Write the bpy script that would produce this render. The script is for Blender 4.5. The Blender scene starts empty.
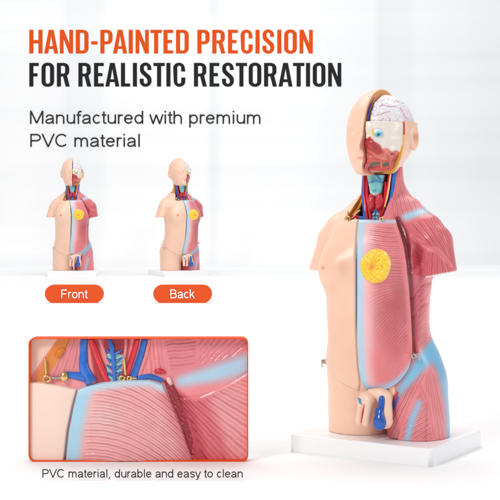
import bpy, bmesh, math, random
import numpy as np
from mathutils import Vector, Matrix, geometry

# ------------------------------------------------------------------ units
S = 0.0012                       # one modelling unit (u) in metres; the torso is about 0.41 m tall
DCAM, HCAM = 1400.0, 258.0       # camera distance / height above the floor, in u
PLATE = 17.0                     # thickness of the display plate
PHI = math.radians(-31.3)        # the big torso is turned towards the left
BX = 136.6                       # its sideways offset from the camera axis
rad = math.radians
C = bpy.context.scene.collection
random.seed(4); RNG = np.random.default_rng(7)

# ------------------------------------------------------------------ camera, world, lamps
sc = bpy.context.scene
cd = bpy.data.cameras.new('camera'); cam = bpy.data.objects.new('camera', cd); C.objects.link(cam)
cam.location = (0, -DCAM*S, HCAM*S); cam.rotation_euler = (rad(90), 0, 0)
cd.sensor_width = 36; cd.lens = 36*1400/500; cd.shift_y = -59/500; cd.clip_start = 0.05; cd.clip_end = 60
sc.camera = cam
sc.view_settings.view_transform = 'Standard'; sc.view_settings.look = 'None'
sc.view_settings.exposure = 0.0; sc.view_settings.gamma = 1
w = bpy.data.worlds.new('World'); sc.world = w; w.use_nodes = True
w.node_tree.nodes['Background'].inputs[0].default_value = (0.97, 0.985, 1, 1)
w.node_tree.nodes['Background'].inputs[1].default_value = 0.42
def area(name, loc, target, size, power, col=(1, 1, 1)):
    l = bpy.data.lights.new(name, 'AREA'); l.shape = 'RECTANGLE'; l.size, l.size_y = size; l.energy = power; l.color = col
    o = bpy.data.objects.new(name, l); C.objects.link(o); o.location = loc
    o.rotation_euler = (Vector(target)-Vector(loc)).to_track_quat('-Z', 'Y').to_euler(); return o
area('softbox_key', (-1.6, -1.9, 1.9), (0.1, 0, 0.2), (.8, .8), 42, (1, .985, .96))
area('softbox_side', (2.0, -0.5, 0.9), (0.15, 0, 0.2), (0.35, 1.2), 9)
area('softbox_ceiling', (0.0, 1.8, 3.2), (0, 1.9, 0), (4.5, 3.0), 104)

# ------------------------------------------------------------------ helpers
def lin(c):
    c = np.asarray(c, float)/255.0
    return np.where(c <= .04045, c/12.92, ((c+.055)/1.055)**2.4)
def rgb(*c): return tuple(lin(c)) + (1,)
def sm(a, b, x):
    t = np.clip((x-a)/(b-a), 0, 1); return t*t*(3-2*t)
def tag(o, label=None, cat=None, group=None, kind=None):
    if label: o['label'] = label
    if cat: o['category'] = cat
    if group: o['group'] = group
    if kind: o['kind'] = kind
    return o
def empty(name, loc=(0, 0, 0), rz=0):
    o = bpy.data.objects.new(name, None); C.objects.link(o); o.location = [v*S for v in loc]; o.rotation_euler = (0, 0, rz)
    o.empty_display_size = .02; return o
def link(name, me, mat, parent=None):
    o = bpy.data.objects.new(name, me); C.objects.link(o)
    if mat: me.materials.append(mat)
    if parent: o.parent = parent
    return o
def npmesh(name, V, F, mat, parent=None, smooth=True, paint=None, ph=None, am=None):
    me = bpy.data.meshes.new(name)
    me.from_pydata((np.asarray(V)*S).tolist(), [], np.asarray(F).tolist() if not isinstance(F, list) else F)
    me.update()
    if smooth: me.polygons.foreach_set('use_smooth', [True]*len(me.polygons))
    n = len(V)
    if paint is not None:
        a = me.color_attributes.new('paint', 'FLOAT_COLOR', 'POINT')
        c = np.ones((n, 4), np.float32); c[:, :3] = lin(paint); a.data.foreach_set('color', c.ravel())
        for nm, val in (('ph', ph), ('am', am)):
            a = me.attributes.new(nm, 'FLOAT', 'POINT')
            a.data.foreach_set('value', (np.zeros(n) if val is None else val).astype(np.float32))
    return link(name, me, mat, parent)

# ------------------------------------------------------------------ materials
def mat(name, col, rough=.4, metal=0, bump=0, bscale=300, coat=0, spec=.5, mottled=0):
    m = bpy.data.materials.new(name); m.use_nodes = True; nt = m.node_tree; b = nt.nodes['Principled BSDF']
    b.inputs['Base Color'].default_value = rgb(*col); b.inputs['Roughness'].default_value = rough
    b.inputs['Metallic'].default_value = metal; b.inputs['Coat Weight'].default_value = coat
    b.inputs['Specular IOR Level'].default_value = spec
    tc = nt.nodes.new('ShaderNodeTexCoord'); n = nt.nodes.new('ShaderNodeTexNoise'); n.inputs['Scale'].default_value = bscale
    nt.links.new(tc.outputs['Object'], n.inputs['Vector'])
    if bump:
        bp = nt.nodes.new('ShaderNodeBump'); bp.inputs['Strength'].default_value = bump; bp.inputs['Distance'].default_value = .0006
        nt.links.new(n.outputs['Fac'], bp.inputs['Height']); nt.links.new(bp.outputs['Normal'], b.inputs['Normal'])
    if mottled:
        mx = nt.nodes.new('ShaderNodeMix'); mx.data_type = 'RGBA'
        mx.inputs[6].default_value = rgb(*[v*(1-mottled) for v in col]); mx.inputs[7].default_value = rgb(*[min(255, v*(1+mottled)) for v in col])
        nt.links.new(n.outputs['Fac'], mx.inputs[0]); nt.links.new(mx.outputs[2], b.inputs['Base Color'])
    return m
def painted(name, rough=.31, stripe=.58, depth=.0010, wob=1.6, lump=.15, sss=0.0, dark=(0.78, .40, .46)):
    """airbrushed PVC: colour from the paint layer, fine moulded fibres along the phase layer"""
    m = bpy.data.materials.new(name); m.use_nodes = True; nt = m.node_tree; L = nt.links.new; N = nt.nodes.new
    b = nt.nodes['Principled BSDF']; b.inputs['Roughness'].default_value = rough; b.inputs['Coat Weight'].default_value = .22
    b.inputs['Coat Roughness'].default_value = .2
    if sss:
        b.inputs['Subsurface Weight'].default_value = sss; b.inputs['Subsurface Radius'].default_value = (.006, .003, .002); b.inputs['Subsurface Scale'].default_value = 1
    def attr(n):
        a = N('ShaderNodeAttribute'); a.attribute_name = n; return a
    def mth(op, x, y=None, z=None):
        q = N('ShaderNodeMath'); q.operation = op
        for i, v in enumerate((x, y, z)):
            if v is None: continue
            if isinstance(v, (int, float)): q.inputs[i].default_value = v
            else: L(v, q.inputs[i])
        return q.outputs[0]
    tc = N('ShaderNodeTexCoord')
    n1 = N('ShaderNodeTexNoise'); n1.inputs['Scale'].default_value = 130; n1.inputs['Detail'].default_value = 3; L(tc.outputs['Object'], n1.inputs['Vector'])
    n2 = N('ShaderNodeTexNoise'); n2.inputs['Scale'].default_value = 55; n2.inputs['Detail'].default_value = 2; L(tc.outputs['Object'], n2.inputs['Vector'])
    n3 = N('ShaderNodeTexNoise'); n3.inputs['Scale'].default_value = 420; n3.inputs['Detail'].default_value = 2; L(tc.outputs['Object'], n3.inputs['Vector'])
    p, ph, am = attr('paint'), attr('ph'), attr('am')
    ang = mth('MULTIPLY_ADD', n1.outputs['Fac'], wob*3.0, ph.outputs['Fac'])
    s1 = mth('SINE', ang); s2 = mth('SINE', mth('MULTIPLY_ADD', ang, .47, 1.3))
    s = mth('MULTIPLY_ADD', s1, .5, .5)
    ridge = mth('POWER', mth('MAXIMUM', s, .0001), 2.2)          # thin grooves' complement
    amp = mth('MULTIPLY', am.outputs['Fac'], mth('MINIMUM', mth('MAXIMUM', mth('MULTIPLY_ADD', s2, .22, mth('MULTIPLY_ADD', n2.outputs['Fac'], .7, .35)), .25), 1.0))
    fac = mth('MULTIPLY', mth('MULTIPLY', ridge, amp), stripe)
    fac = mth('MINIMUM', fac, 1.0)
    mul = N('ShaderNodeMix'); mul.data_type = 'RGBA'; mul.blend_type = 'MULTIPLY'; mul.inputs[7].default_value = (*dark, 1)
    L(fac, mul.inputs[0]); L(p.outputs['Color'], mul.inputs[6])
    var = N('ShaderNodeMix'); var.data_type = 'RGBA'; var.blend_type = 'MULTIPLY'; var.inputs[7].default_value = (.93, .86, .87, 1)
    L(mth('MULTIPLY', n2.outputs['Fac'], .5), var.inputs[0]); L(mul.outputs[2], var.inputs[6]); L(var.outputs[2], b.inputs['Base Color'])
    h = mth('ADD', mth('MULTIPLY', mth('MULTIPLY', ridge, amp), -1.0), mth('MULTIPLY', n3.outputs['Fac'], lump))
    bp = N('ShaderNodeBump'); bp.inputs['Strength'].default_value = 1; bp.inputs['Distance'].default_value = depth
    L(h, bp.inputs['Height']); L(bp.outputs['Normal'], b.inputs['Normal'])
    return m
M_MUS = painted('painted_muscle')
M_SKIN = painted('painted_skin', rough=.40, lump=.04, depth=.0003, sss=.15)
M_ORG = painted('painted_organ', rough=.28, lump=.35)
M_REL = painted('painted_relief', rough=.2, depth=.0011, wob=1.1, stripe=.55)
M_WHITE = mat('white_plastic', (246, 246, 247), .35, bump=.08)
M_METAL = mat('chromed_wire', (190, 185, 185), .2, 1)
M_GOLD = mat('brass_pin', (226, 196, 128), .25, 1)
M_BLUE = mat('blue_vein_paint', (34, 102, 192), .2, mottled=.2, coat=.5, bscale=90)
M_RED = mat('red_artery_paint', (212, 32, 50), .2, mottled=.2, coat=.5, bscale=90)
M_DKRED = mat('dark_red_seam', (96, 18, 30), .5, bump=.5, mottled=.3)
M_CYAN = mat('pale_cyan_cartilage', (140, 214, 214), .3, mottled=.1, coat=.2, bscale=90)
M_YEL = mat('yellow_fat', (250, 196, 40), .35, mottled=.06, bscale=100)
M_YEL2 = mat('pale_yellow_nerve', (244, 208, 140), .35)
M_ORNG = mat('orange_plate', (230, 84, 28), .5, spec=.2)
M_ORTX = mat('orange_lettering', (228, 84, 24), .8, spec=.1)
M_GRTX = mat('charcoal_lettering', (40, 40, 42), .8, spec=.1)
M_GRTX2 = mat('grey_lettering', (56, 56, 58), .8, spec=.1)
M_WTX = mat('white_lettering', (250, 250, 250), .5)

# ------------------------------------------------------------------ numpy fields
cphi, sphi = math.cos(PHI), math.sin(PHI)
def design(P):
    """paint-plan coordinates: where a point of the torso falls on the paint plan (three-quarter front elevation)"""
    x, y, z = P[:, 0], P[:, 1], P[:, 2]
    wx = BX + x*cphi - y*sphi; wy = x*sphi + y*cphi; d = DCAM+wy
    return 250+1400*wx/d, 191+1400*((HCAM-PLATE)-z)/d
def smin(a, b, k):
    h = np.clip(.5+.5*(b-a)/k, 0, 1); return b*(1-h)+a*h-k*h*(1-h)
def smax(a, b, k): return -smin(-a, -b, k)
def curve_tab(tab, sig=5.0):
    t = np.array(sorted(tab), float); z = np.arange(-20, 380, 1.0); k = np.exp(-.5*(np.arange(-15, 16)/sig)**2); k /= k.sum()
    cols = [np.convolve(np.pad(np.interp(z, t[:, 0], t[:, i]), 15, mode='edge'), k, 'valid') for i in range(1, t.shape[1])]
    return z, cols
def loft(P, T, z0, z1, n=2.3):
    z, c = T; q = [np.interp(P[:, 2], z, k).astype(np.float32) for k in c]   # cx a yf yb
    b = (q[2]+q[3])/2; cy = (q[3]-q[2])/2
    f = (np.abs((P[:, 0]-q[0])/q[1])**n+np.abs((P[:, 1]-cy)/b)**n)**(1/n)-1
    f = f*np.minimum(q[1], b)
    return smax(np.maximum(f, z0-P[:, 2]), P[:, 2]-z1, 4)
def ell(P, c, r):
    q = (P-np.array(c, np.float32))/np.array(r, np.float32); k = np.sqrt((q*q).sum(1)); return (k-1)*min(r)
def cap(P, a, b, ra, rb, sy=1.0):
    a = np.array(a, np.float32); b = np.array(b, np.float32); P = P-a; d = b-a
    t = np.clip(P@d/(d@d), 0, 1); q = P-t[:, None]*d; q[:, 1] /= sy
    return np.sqrt((q*q).sum(1))-(ra+(rb-ra)*t)
def box(P, lo, hi):
    lo = np.array(lo); hi = np.array(hi); q = np.abs(P-(lo+hi)/2)-(hi-lo)/2
    return np.sqrt((np.maximum(q, 0)**2).sum(1))+np.minimum(q.max(1), 0)
def wav(P, f, seed=0):
    r = np.random.default_rng(seed); s = 0
    for i in range(6):
        k = r.normal(size=3); k *= f*(1+.35*i)/np.linalg.norm(k); s = s+np.sin(P@k.astype(np.float32)+r.uniform(0, 6))/(1+.3*i)
    return s/3

T_TORSO = curve_tab([(30, 3, 40, 22, 22), (44, 2.8, 51, 36, 30), (56, 2.5, 55, 43, 32), (75, 1.5, 54, 51, 31), (95, .5, 50, 57, 27), (112, 0.3, 49.3, 60, 24), (135, .6, 49.8, 62, 25),
                     (160, .5, 52, 62.5, 29), (180, -.5, 51, 61, 31), (195, 0, 51, 57, 32), (207, 0, 46, 51, 31), (216, 0, 38, 44, 29), (226, 0, 28, 34, 26)])
T_TL = curve_tab([(-5, -27.5, 31, 36, 29), (30, -28, 31.5, 37, 31), (60, -27.5, 30, 38, 32), (85, -24, 26, 38, 26), (105, -18, 15, 34, 16)])
T_TR = curve_tab([(-5, 36.5, 30, 36, 29), (20, 35.5, 30, 37, 31), (40, 33, 30.5, 39, 33), (60, 31, 29.5, 40, 32), (85, 25, 25.5, 38, 26), (105, 18, 15, 34, 16)])
def body(P):
    """torso with arm stumps and neck, before the neck window is opened"""
    f = loft(P, T_TORSO, 36, 228)
    thL = loft(P, T_TL, 0, 108, 2.1); thR = loft(P, T_TR, 0, 108, 2.1)
    th = smin(thL, thR, 2.0)
    f = smin(f, th, 13)
    for s in (-1, 1):
        f = smin(f, ell(P, (s*25, 15, 52), (25, 23, 28)), 12)
        f = smin(f, cap(P, (s*8, 0, 226), (s*45, -5, 203), 17, 16, 1.15), 14)
        a = smin(cap(P, (s*44, -9, 200), (s*(51 if s < 0 else 55), -10, 191), 18.5, 18, 1.1),
                 cap(P, (s*(52 if s < 0 else 56), -10, 191), (s*(70 if s < 0 else 65.5), -10, 140), 17.5, 16.5, 1.12), 3)
        zc = (161 if s < 0 else 160)-(0 if s < 0 else -.22)*(P[:, 0]-62)
        a = smax(a, zc-P[:, 2], 1.5)
        f = smin(f, a, 5)
    f = smin(f, cap(P, (0, -2, 195), (0, -9, 275), 20, 19, 1.14), 13)
    f = smin(f, ell(P, (-26, -49, 165), (19, 17.5, 20)), 17)          # pectoral
    f = smin(f, ell(P, (26, -48, 165), (22, 18, 22)), 12)
    return f
def body_open(P):
    f = body(P)
    zz = P[:, 2]; xl = -19-sm(240, 212, zz)*6
    cut = np.maximum.reduce([xl-P[:, 0], P[:, 0]-15.5, P[:, 1]+10, 212.5-zz, zz-290])
    return smax(f, -cut, 1.0)
def head(P):
    cr = ell(P, (0, -9, 303), (33, 42, 39.5))
    jw = ell(P, (0, -24, 282.5), (26, 30, 35))
    f = smin(cr, jw, 12)
    f = smax(f, 254.8+np.clip(-(P[:, 1]+50), -60, 0)*-.10-P[:, 2], 3)    # underside of the jaw
    f = smin(f, cap(P, (0, -50, 299), (0, -57.5, 284), 3.0, 4.2), 4)                # nose
    f = smin(f, cap(P, (-4.2, -53, 281.5), (4.2, -53, 281.5), 2.4, 2.4), 3)
    f = smin(f, ell(P, (0, -50, 264.5), (9, 6.3, 7)), 6)                              # chin
    f = smin(f, cap(P, (-6, -51.5, 274.6), (6, -51.5, 274.6), 1.7, 1.7), 2)      # lips
    f = smin(f, cap(P, (-5, -51.5, 271.2), (5, -51.5, 271.2), 1.8, 1.8), 1.6)
    for s in (-1, 1):
        f = smax(f, -ell(P, (s*13, -55.5, 296), (8, 6, 6)), 6)                   # eye sockets
        f = smin(f, ell(P, (s*13, -46.5, 296), (6.4, 5, 4.2)), 2)
        f = smin(f, cap(P, (s*7, -49, 302.5), (s*18, -45, 303), 1.6, 1.2), 5)
        ear = smax(ell(P, (s*32.5, -6, 293), (4.2, 8.2, 12.5)), -ell(P, (s*37.5, -8, 294.5), (4.5, 5, 8)), 1.2)
        f = smin(f, ear, 2)
    return f

def nets(fn, lo, hi, h):
    """surface nets: mesh the zero level of fn"""
    ax = [np.arange(lo[i], hi[i]+h, h, dtype=np.float32) for i in range(3)]; n = [len(a) for a in ax]
    F = np.empty(n, np.float32); Y, Z = np.meshgrid(ax[1], ax[2], indexing='ij'); yz = np.stack([Y.ravel(), Z.ravel()], 1)
    ch = max(1, 400000//len(yz))
    for i in range(0, n[0], ch):
        xs = ax[0][i:i+ch]; P = np.empty((len(xs)*len(yz), 3), np.float32)
        P[:, 0] = np.repeat(xs, len(yz)); P[:, 1:] = np.tile(yz, (len(xs), 1))
        F[i:i+len(xs)] = fn(P).reshape(len(xs), n[1], n[2])
    ins = F < 0; c = np.zeros([k-1 for k in n], np.int8)
    cor = [(a, b, d) for a in (0, 1) for b in (0, 1) for d in (0, 1)]
    sl = lambda o: tuple(slice(o[i], n[i]-1+o[i]) for i in range(3))
    for o in cor: c += ins[sl(o)]
    act = (c > 0) & (c < 8); idx = -np.ones(act.shape, np.int64); I = np.argwhere(act); idx[act] = np.arange(len(I))
    acc = np.zeros((len(I), 3)); cnt = np.zeros(len(I))
    for a in cor:
        for d in range(3):
            if a[d]: continue
            b = list(a); b[d] = 1
            fa = F[tuple((I+a).T)]; fb = F[tuple((I+b).T)]; m = (fa < 0) != (fb < 0)
            t = np.where(m, fa/np.where(m, fa-fb, 1), 0); p = np.tile(np.array(a, float), (len(I), 1)); p[:, d] = t
            acc[m] += p[m]; cnt[m] += 1
    V = (I+acc/cnt[:, None])*h+np.array(lo)
    Q = []
    for d in range(3):
        u, v = [(1, 2), (2, 0), (0, 1)][d]
        s0 = [slice(None)]*3; s1 = [slice(None)]*3; s0[d] = slice(0, n[d]-1); s1[d] = slice(1, n[d])
        a = ins[tuple(s0)]; b = ins[tuple(s1)]; E_ = np.argwhere(a != b)
        ok = (E_[:, u] > 0) & (E_[:, v] > 0) & (E_[:, u] < n[u]-1) & (E_[:, v] < n[v]-1); E_ = E_[ok]
        fl = a[tuple(E_.T)]
        def cell(du, dv):
            q = E_.copy(); q[:, u] += du; q[:, v] += dv; return idx[tuple(q.T)]
        q = np.stack([cell(-1, -1), cell(0, -1), cell(0, 0), cell(-1, 0)], 1); q[~fl] = q[~fl][:, ::-1]; Q.append(q)
    return V, np.concatenate(Q)
def relax(V, F, it=1, lam=.5):
    a = np.concatenate([F[:, 0], F[:, 1], F[:, 2], F[:, 3]]); b = np.concatenate([F[:, 1], F[:, 2], F[:, 3], F[:, 0]])
    for _ in range(it):
        s = np.zeros_like(V); c = np.zeros(len(V)); np.add.at(s, a, V[b]); np.add.at(c, a, 1); np.add.at(s, b, V[a]); np.add.at(c, b, 1)
        V = V+lam*(s/c[:, None]-V)
    return V
def vnorm(V, F):
    n = np.cross(V[F[:, 2]]-V[F[:, 0]], V[F[:, 3]]-V[F[:, 1]]); o = np.zeros_like(V)
    for i in range(4): np.add.at(o, F[:, i], n)
    return o/np.maximum(np.linalg.norm(o, axis=1), 1e-9)[:, None]
def subset(V, F, keepF, *att):
    F = F[keepF]; u, inv = np.unique(F.ravel(), return_inverse=True); return (V[u], inv.reshape(-1, F.shape[1]))+tuple(a[u] for a in att)

# 2-D paint helpers (paint-plan units)
def segd(X, Y, pts, r=None):
    d = np.full(X.shape, 1e9); rr = np.zeros(X.shape)
    for i in range(len(pts)-1):
        (ax, ay), (bx, by) = pts[i][:2], pts[i+1][:2]; ux, uy = bx-ax, by-ay
        t = np.clip(((X-ax)*ux+(Y-ay)*uy)/(ux*ux+uy*uy+1e-9), 0, 1); q = np.hypot(X-ax-t*ux, Y-ay-t*uy); m = q < d
        d = np.where(m, q, d)
        if r is not None: rr = np.where(m, r[i]+(r[i+1]-r[i])*t, rr)
    return d-rr
def polyd(X, Y, pts):
    ins = np.zeros(X.shape, bool); n = len(pts)
    for i in range(n):
        x1, y1 = pts[i]; x2, y2 = pts[(i+1) % n]
        if y1 == y2: continue
        ins ^= ((y1 > Y) != (y2 > Y)) & (X < (x2-x1)*(Y-y1)/(y2-y1)+x1)
    d = segd(X, Y, list(pts)+[pts[0]]); return np.where(ins, -d, d)
class Paint:
    def __init__(s, n, col): s.c = np.tile(np.array(col, float), (n, 1)); s.ph = np.zeros(n); s.am = np.zeros(n)
    def over(s, d, col, soft=1.0, a=1.0):
        m = (1-sm(-soft, soft, d))*a; s.c = s.c*(1-m[:, None])+np.array(col, float)*m[:, None]
    def fib(s, d, ph, amp=1.0, soft=2.0):
        m = d < 0; s.ph = np.where(m, ph, s.ph); s.am = np.where(m, amp*sm(-.9, -.9-soft, d), s.am*sm(.9, .9+soft, d))
def fan(X, Y, cx, cy, pitch, r0): return np.arctan2(Y-cy, X-cx)*r0/pitch*2*math.pi
def lines(X, Y, deg, pitch):
    a = rad(deg); return (X*math.sin(a)+Y*math.cos(a))/pitch*2*math.pi      # deg: rise to the right

SKIN = (248, 206, 180); PINK = (240, 144, 148); LPINK = (240, 160, 164); DPINK = (205, 72, 86); BLUE = (132, 196, 232); LBLUE = (176, 220, 240); ORG = (222, 142, 62)

# ------------------------------------------------------------------ torso model
root = empty('anatomical_torso', (BX, 0, 0), PHI)
# display plate
bm = bmesh.new(); bmesh.ops.create_cube(bm, size=1)
bmesh.ops.scale(bm, vec=(153*S, 124*S, PLATE*S), verts=bm.verts); bmesh.ops.translate(bm, vec=(0, 0, PLATE*S/2), verts=bm.verts)
vert_e = [e for e in bm.edges if abs(e.verts[0].co.z-e.verts[1].co.z) > .001]
bmesh.ops.bevel(bm, geom=vert_e, offset=4*S, segments=5, profile=.5, affect='EDGES')
top_e = [e for e in bm.edges if e.verts[0].co.z > PLATE*S*.9 and e.verts[1].co.z > PLATE*S*.9 and len(e.link_faces) == 2 and any(abs(f.normal.z) < .5 for f in e.link_faces)]
bmesh.ops.bevel(bm, geom=top_e, offset=1.6*S, segments=4, profile=.5, affect='EDGES')
me = bpy.data.meshes.new('display_plate'); bm.to_mesh(me); bm.free()
for p in me.polygons: p.use_smooth = abs(p.normal.z) < .98 and p.area < 1e-4
link('display_plate', me, M_WHITE, root)
UP = np.array([0, 0, PLATE])

# --- body shells
V, F = nets(body_open, (-92, -74, -3), (92, 56, 268), 1.15)
V = relax(V, F, 1, .4); V[:, 2] = np.maximum(V[:, 2], .15)
X, Y = design(V); N = vnorm(V, F)
GRV = [([(413, 236), (420, 243), (427, 247), (437, 250), (446, 260), (450, 269)], 1.2, 1.8), ([(425, 374), (413, 396), (401, 424), (396, 441)], 1.0, 1.7),
       ([(421, 386), (429, 404), (435, 438)], 1.0, 1.6), ([(427, 404), (427, 420), (426, 440)], .9, 1.5), ([(397.5, 219), (403.5, 232), (408, 248), (410.5, 270), (412.8, 300), (415, 352)], 2.2, 2.0),
       ([(413, 272), (423, 263), (425, 250)], .9, 1.2), ([(411, 300), (420, 289), (426, 283)], .7, 1.2), ([(413, 318), (422, 306), (427, 303)], .7, 1.2), ([(431, 282), (423, 285), (418, 300)], .6, 1.3)]
front = N[:, 1] < .45
SPL = lambda P: -3+8.2*sm(52, 30, P[:, 2]); mus = V[:, 0] > SPL(V)
dsp = np.zeros(len(V))
for pts, dep, wd in GRV:
    d = segd(X, Y, pts); dsp -= dep*np.exp(-(d/wd)**2)*(mus & front)
V = V+N*dsp[:, None]
pt = Paint(len(V), PINK)
nz = wav(V.astype(np.float32), .12, 3)
pt.c += nz[:, None]*np.array([6, 14, 13])
inf = 1e3
fr = np.where(front, 0, inf)
# muscle regions
trap = [(394, 176), (404, 178), (408, 196), (420, 203), (440, 212), (438, 215), (404, 221), (388, 216), (390, 195)]
delt = [(403, 224), (438, 214), (447, 220), (453, 240), (458, 272), (448, 262), (438, 250), (427, 247), (414, 237)]
bic = [(426, 250), (438, 251), (448, 262), (462, 275), (460, 290), (430, 292), (424, 270)]
pec = [(400, 222), (413, 237), (425, 249), (424, 262), (411, 275), (409, 250)]
ser = [(411, 276), (424, 263), (432, 288), (428, 300), (428, 320), (430, 345), (418, 352), (414, 340)]
pt.over(polyd(X, Y, pec)+fr, (196, 62, 76), 3); pt.over(polyd(X, Y, bic)+fr, (224, 112, 120), 4); pt.over(polyd(X, Y, [(409, 276), (424, 263), (424, 300), (418, 340), (412, 320)])+fr, (205, 74, 88), 4, .8)
pt.over(polyd(X, Y, delt)+fr, (226, 112, 120), 3, .9)
back = ~front
pt.fib(np.where(back & mus, -3.0, inf), (V[:, 2]*1.0+V[:, 0]*.6)/2.6*2*math.pi, .7)
pt.fib(polyd(X, Y, trap)+fr, fan(X, Y, 380, 120, 2.3, 95), .8)
pt.fib(polyd(X, Y, delt)+fr, fan(X, Y, 470, 292, 2.3, 65), 1.0)
pt.fib(polyd(X, Y, bic)+fr, fan(X, Y, 436, 180, 2.6, 85), .9)
pt.fib(polyd(X, Y, pec)+fr, fan(X, Y, 440, 268, 2.2, 35), .9)
pt.fib(polyd(X, Y, ser)+fr, lines(X, Y, 48, 2.2), .85)
vl = [(428, 362), (424, 374), (412, 398), (400, 426), (396, 442), (382, 442), (388, 414), (404, 388)]
vr = [(428, 362), (438, 378), (444, 410), (448, 442), (436, 442), (430, 405), (422, 385)]
vm = [(421, 387), (429, 405), (435, 441), (397, 441), (402, 425), (412, 402)]
hip = [(414, 352), (430, 345), (442, 372), (430, 366), (404, 388), (388, 408), (392, 392)]
pt.over(polyd(X, Y, [(392, 392), (402, 388), (388, 442), (380, 442), (386, 410)])+fr, (214, 92, 108), 3)
pt.fib(polyd(X, Y, vl)+fr, fan(X, Y, 434, 345, 2.3, 75), 1.0)
pt.fib(polyd(X, Y, vr)+fr, fan(X, Y, 424, 330, 2.6, 80), .8)
pt.fib(polyd(X, Y, vm)+fr, lines(X, Y, 33, 2.2), .8)
# airbrushed tendons
BL = mus & front
def blu(pts, r, soft, col=BLUE, a=1.0):
    d = segd(X, Y, pts, r)+np.where(mus, 0, inf)+fr; pt.over(d, col, soft, a); pt.am *= 1-.85*(1-sm(-soft, soft, d))
blu([(403, 218), (418, 212.5), (434, 209)], [3.6, 3.4, 2.2], 3.4, (170, 214, 236))
blu([(436, 346), (424, 360), (408, 380), (396, 397)], [7, 7, 5, 2], 5, (126, 196, 230))
blu([(434, 350), (442, 372), (449, 405), (452, 440)], [7, 4, 3.5, 4.5], 4.5, (120, 190, 228))
blu([(419, 403), (412, 420), (407, 440)], [2.4, 3.4, 2.6], 3.5, (150, 202, 232))
pt.over(segd(X, Y, [(357, 215), (356.4, 392)], [2.5, 2.5])+fr+np.where(V[:, 2] > 40, 0, inf), (84, 96, 150), .8)
dm = segd(X, Y, GRV[4][0], [2.0, 2.8, 2.4, 1.5, .8, .4])+fr+np.where(mus, 0, inf)
pt.over(dm-3.5, (206, 78, 92), 3.0, .6); pt.over(dm-.6, (120, 18, 34), 1.3); pt.am *= sm(1.0, 4, dm)
for k in (0, 1, 2, 3): pt.over(segd(X, Y, GRV[k][0])+fr+np.where(mus, 0, inf)-.2, (176, 70, 92), 1.2, .55)
# arm stump undersides
pt.over(np.where((N[:, 2] < -.75) & (V[:, 2] > 120) & (np.abs(V[:, 0]) > 44) & (V[:, 2] < 170), -5., 5.), (246, 214, 208), 1)
# skin half
sk = ~mus
pt.c[sk] = SKIN; pt.am[sk] = 0
# pubic skin between the covers and the legs
pub = [(350, 397), (356, 388), (366, 388), (395, 384), (396, 396), (388, 408), (384, 420), (376, 420), (356, 412)]
dp = polyd(X, Y, pub)+fr+np.where(V[:, 2] > 8, 0, inf); pt.over(dp, SKIN, .6); pt.am *= sm(-.5, .8, dp)
pt.over(segd(X, Y, [(395.2, 385), (395.6, 393), (389, 405), (385, 420)], [.6, .7, .6, .3])+fr, (190, 140, 40), .6)
pt.over(polyd(X, Y, [(397, 393), (399, 397), (394, 412), (391, 405)])+fr, (70, 90, 170), .8); pt.over(polyd(X, Y, [(397, 391), (399, 393), (393, 402), (391, 400)])+fr, (200, 50, 60), .8)
# neck window
win = (V[:, 2] > 212.2) & (V[:, 1] < -8.2) & (V[:, 0] > -27) & (V[:, 0] < 16.5) & (N[:, 2] < .95) & (np.abs(V[:, 1]+10) < 2.2)
pt.c[win] = (178, 44, 56); pt.c[win] += wav(V.astype(np.float32), .4, 9)[win][:, None]*np.array([30, 22, 20]); pt.am[win] = 0
wl = (V[:, 2] > 212) & (V[:, 0] < -16.5) & (V[:, 1] < -5) & (V[:, 0] > -27); dwl = segd(X, Y, [(363, 174), (362.5, 190), (358, 204), (346, 219)], [1.2, 1.5, 2, 1.8])
pt.over(np.where(V[:, 1] < 6, dwl, inf), ORG, .9)
sh = (V[:, 2] < 214) & (V[:, 2] > 211) & (N[:, 2] > .8) & (V[:, 1] < -8) & (np.abs(V[:, 0]) < 26); pt.c[sh] = (120, 24, 34); pt.am[sh] = 0
pt.c = np.clip(pt.c, 0, 255)
fcen = V[F].mean(1); keep = fcen[:, 0] < SPL(fcen)
shell = root
for nm, kp, mt, lab in (('skin_body', keep, M_SKIN, None), ('muscle_body', ~keep, M_MUS, None)):
    v, f, c, p_, a_ = subset(V, F, kp, pt.c, pt.ph, pt.am); npmesh(nm, v+UP, f, mt, root, paint=c, ph=p_, am=a_)

# --- rays onto the body
def shoot(O, D, tmax=95.0, fn=body):
    lo = np.zeros(len(O)); hi = np.full(len(O), tmax)
    for _ in range(17):
        mid = (lo+hi)/2; f = fn((O+D*mid[:, None]).astype(np.float32)); lo = np.where(f < 0, mid, lo); hi = np.where(f < 0, hi, mid)
    return lo
AX = (0.0, -12.0)
def cyl(th, z, off=0.0):
    O = np.stack([np.full(len(z), AX[0]), np.full(len(z), AX[1]), z], 1); D = np.stack([np.sin(th), -np.cos(th), np.zeros(len(z))], 1)
    return O, D
def edge_theta(z, Xt, lo=-1.9, hi=2.2):
    th = np.linspace(lo, hi, 120); out = []
    for zz, xt in zip(z, Xt):
        O, D = cyl(th, np.full(120, zz)); P = O+D*(shoot(O, D)+2.5)[:, None]; xx, _ = design(P)
        k = np.argmax(xx); kk = np.argmin(xx); s_ = slice(min(k, kk), max(k, kk)+1)
        out.append(np.interp(xt, xx[s_], th[s_]))
    return np.array(out)
def zof(y): return (HCAM-PLATE)-(np.asarray(y, float)-191)*.962
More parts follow.
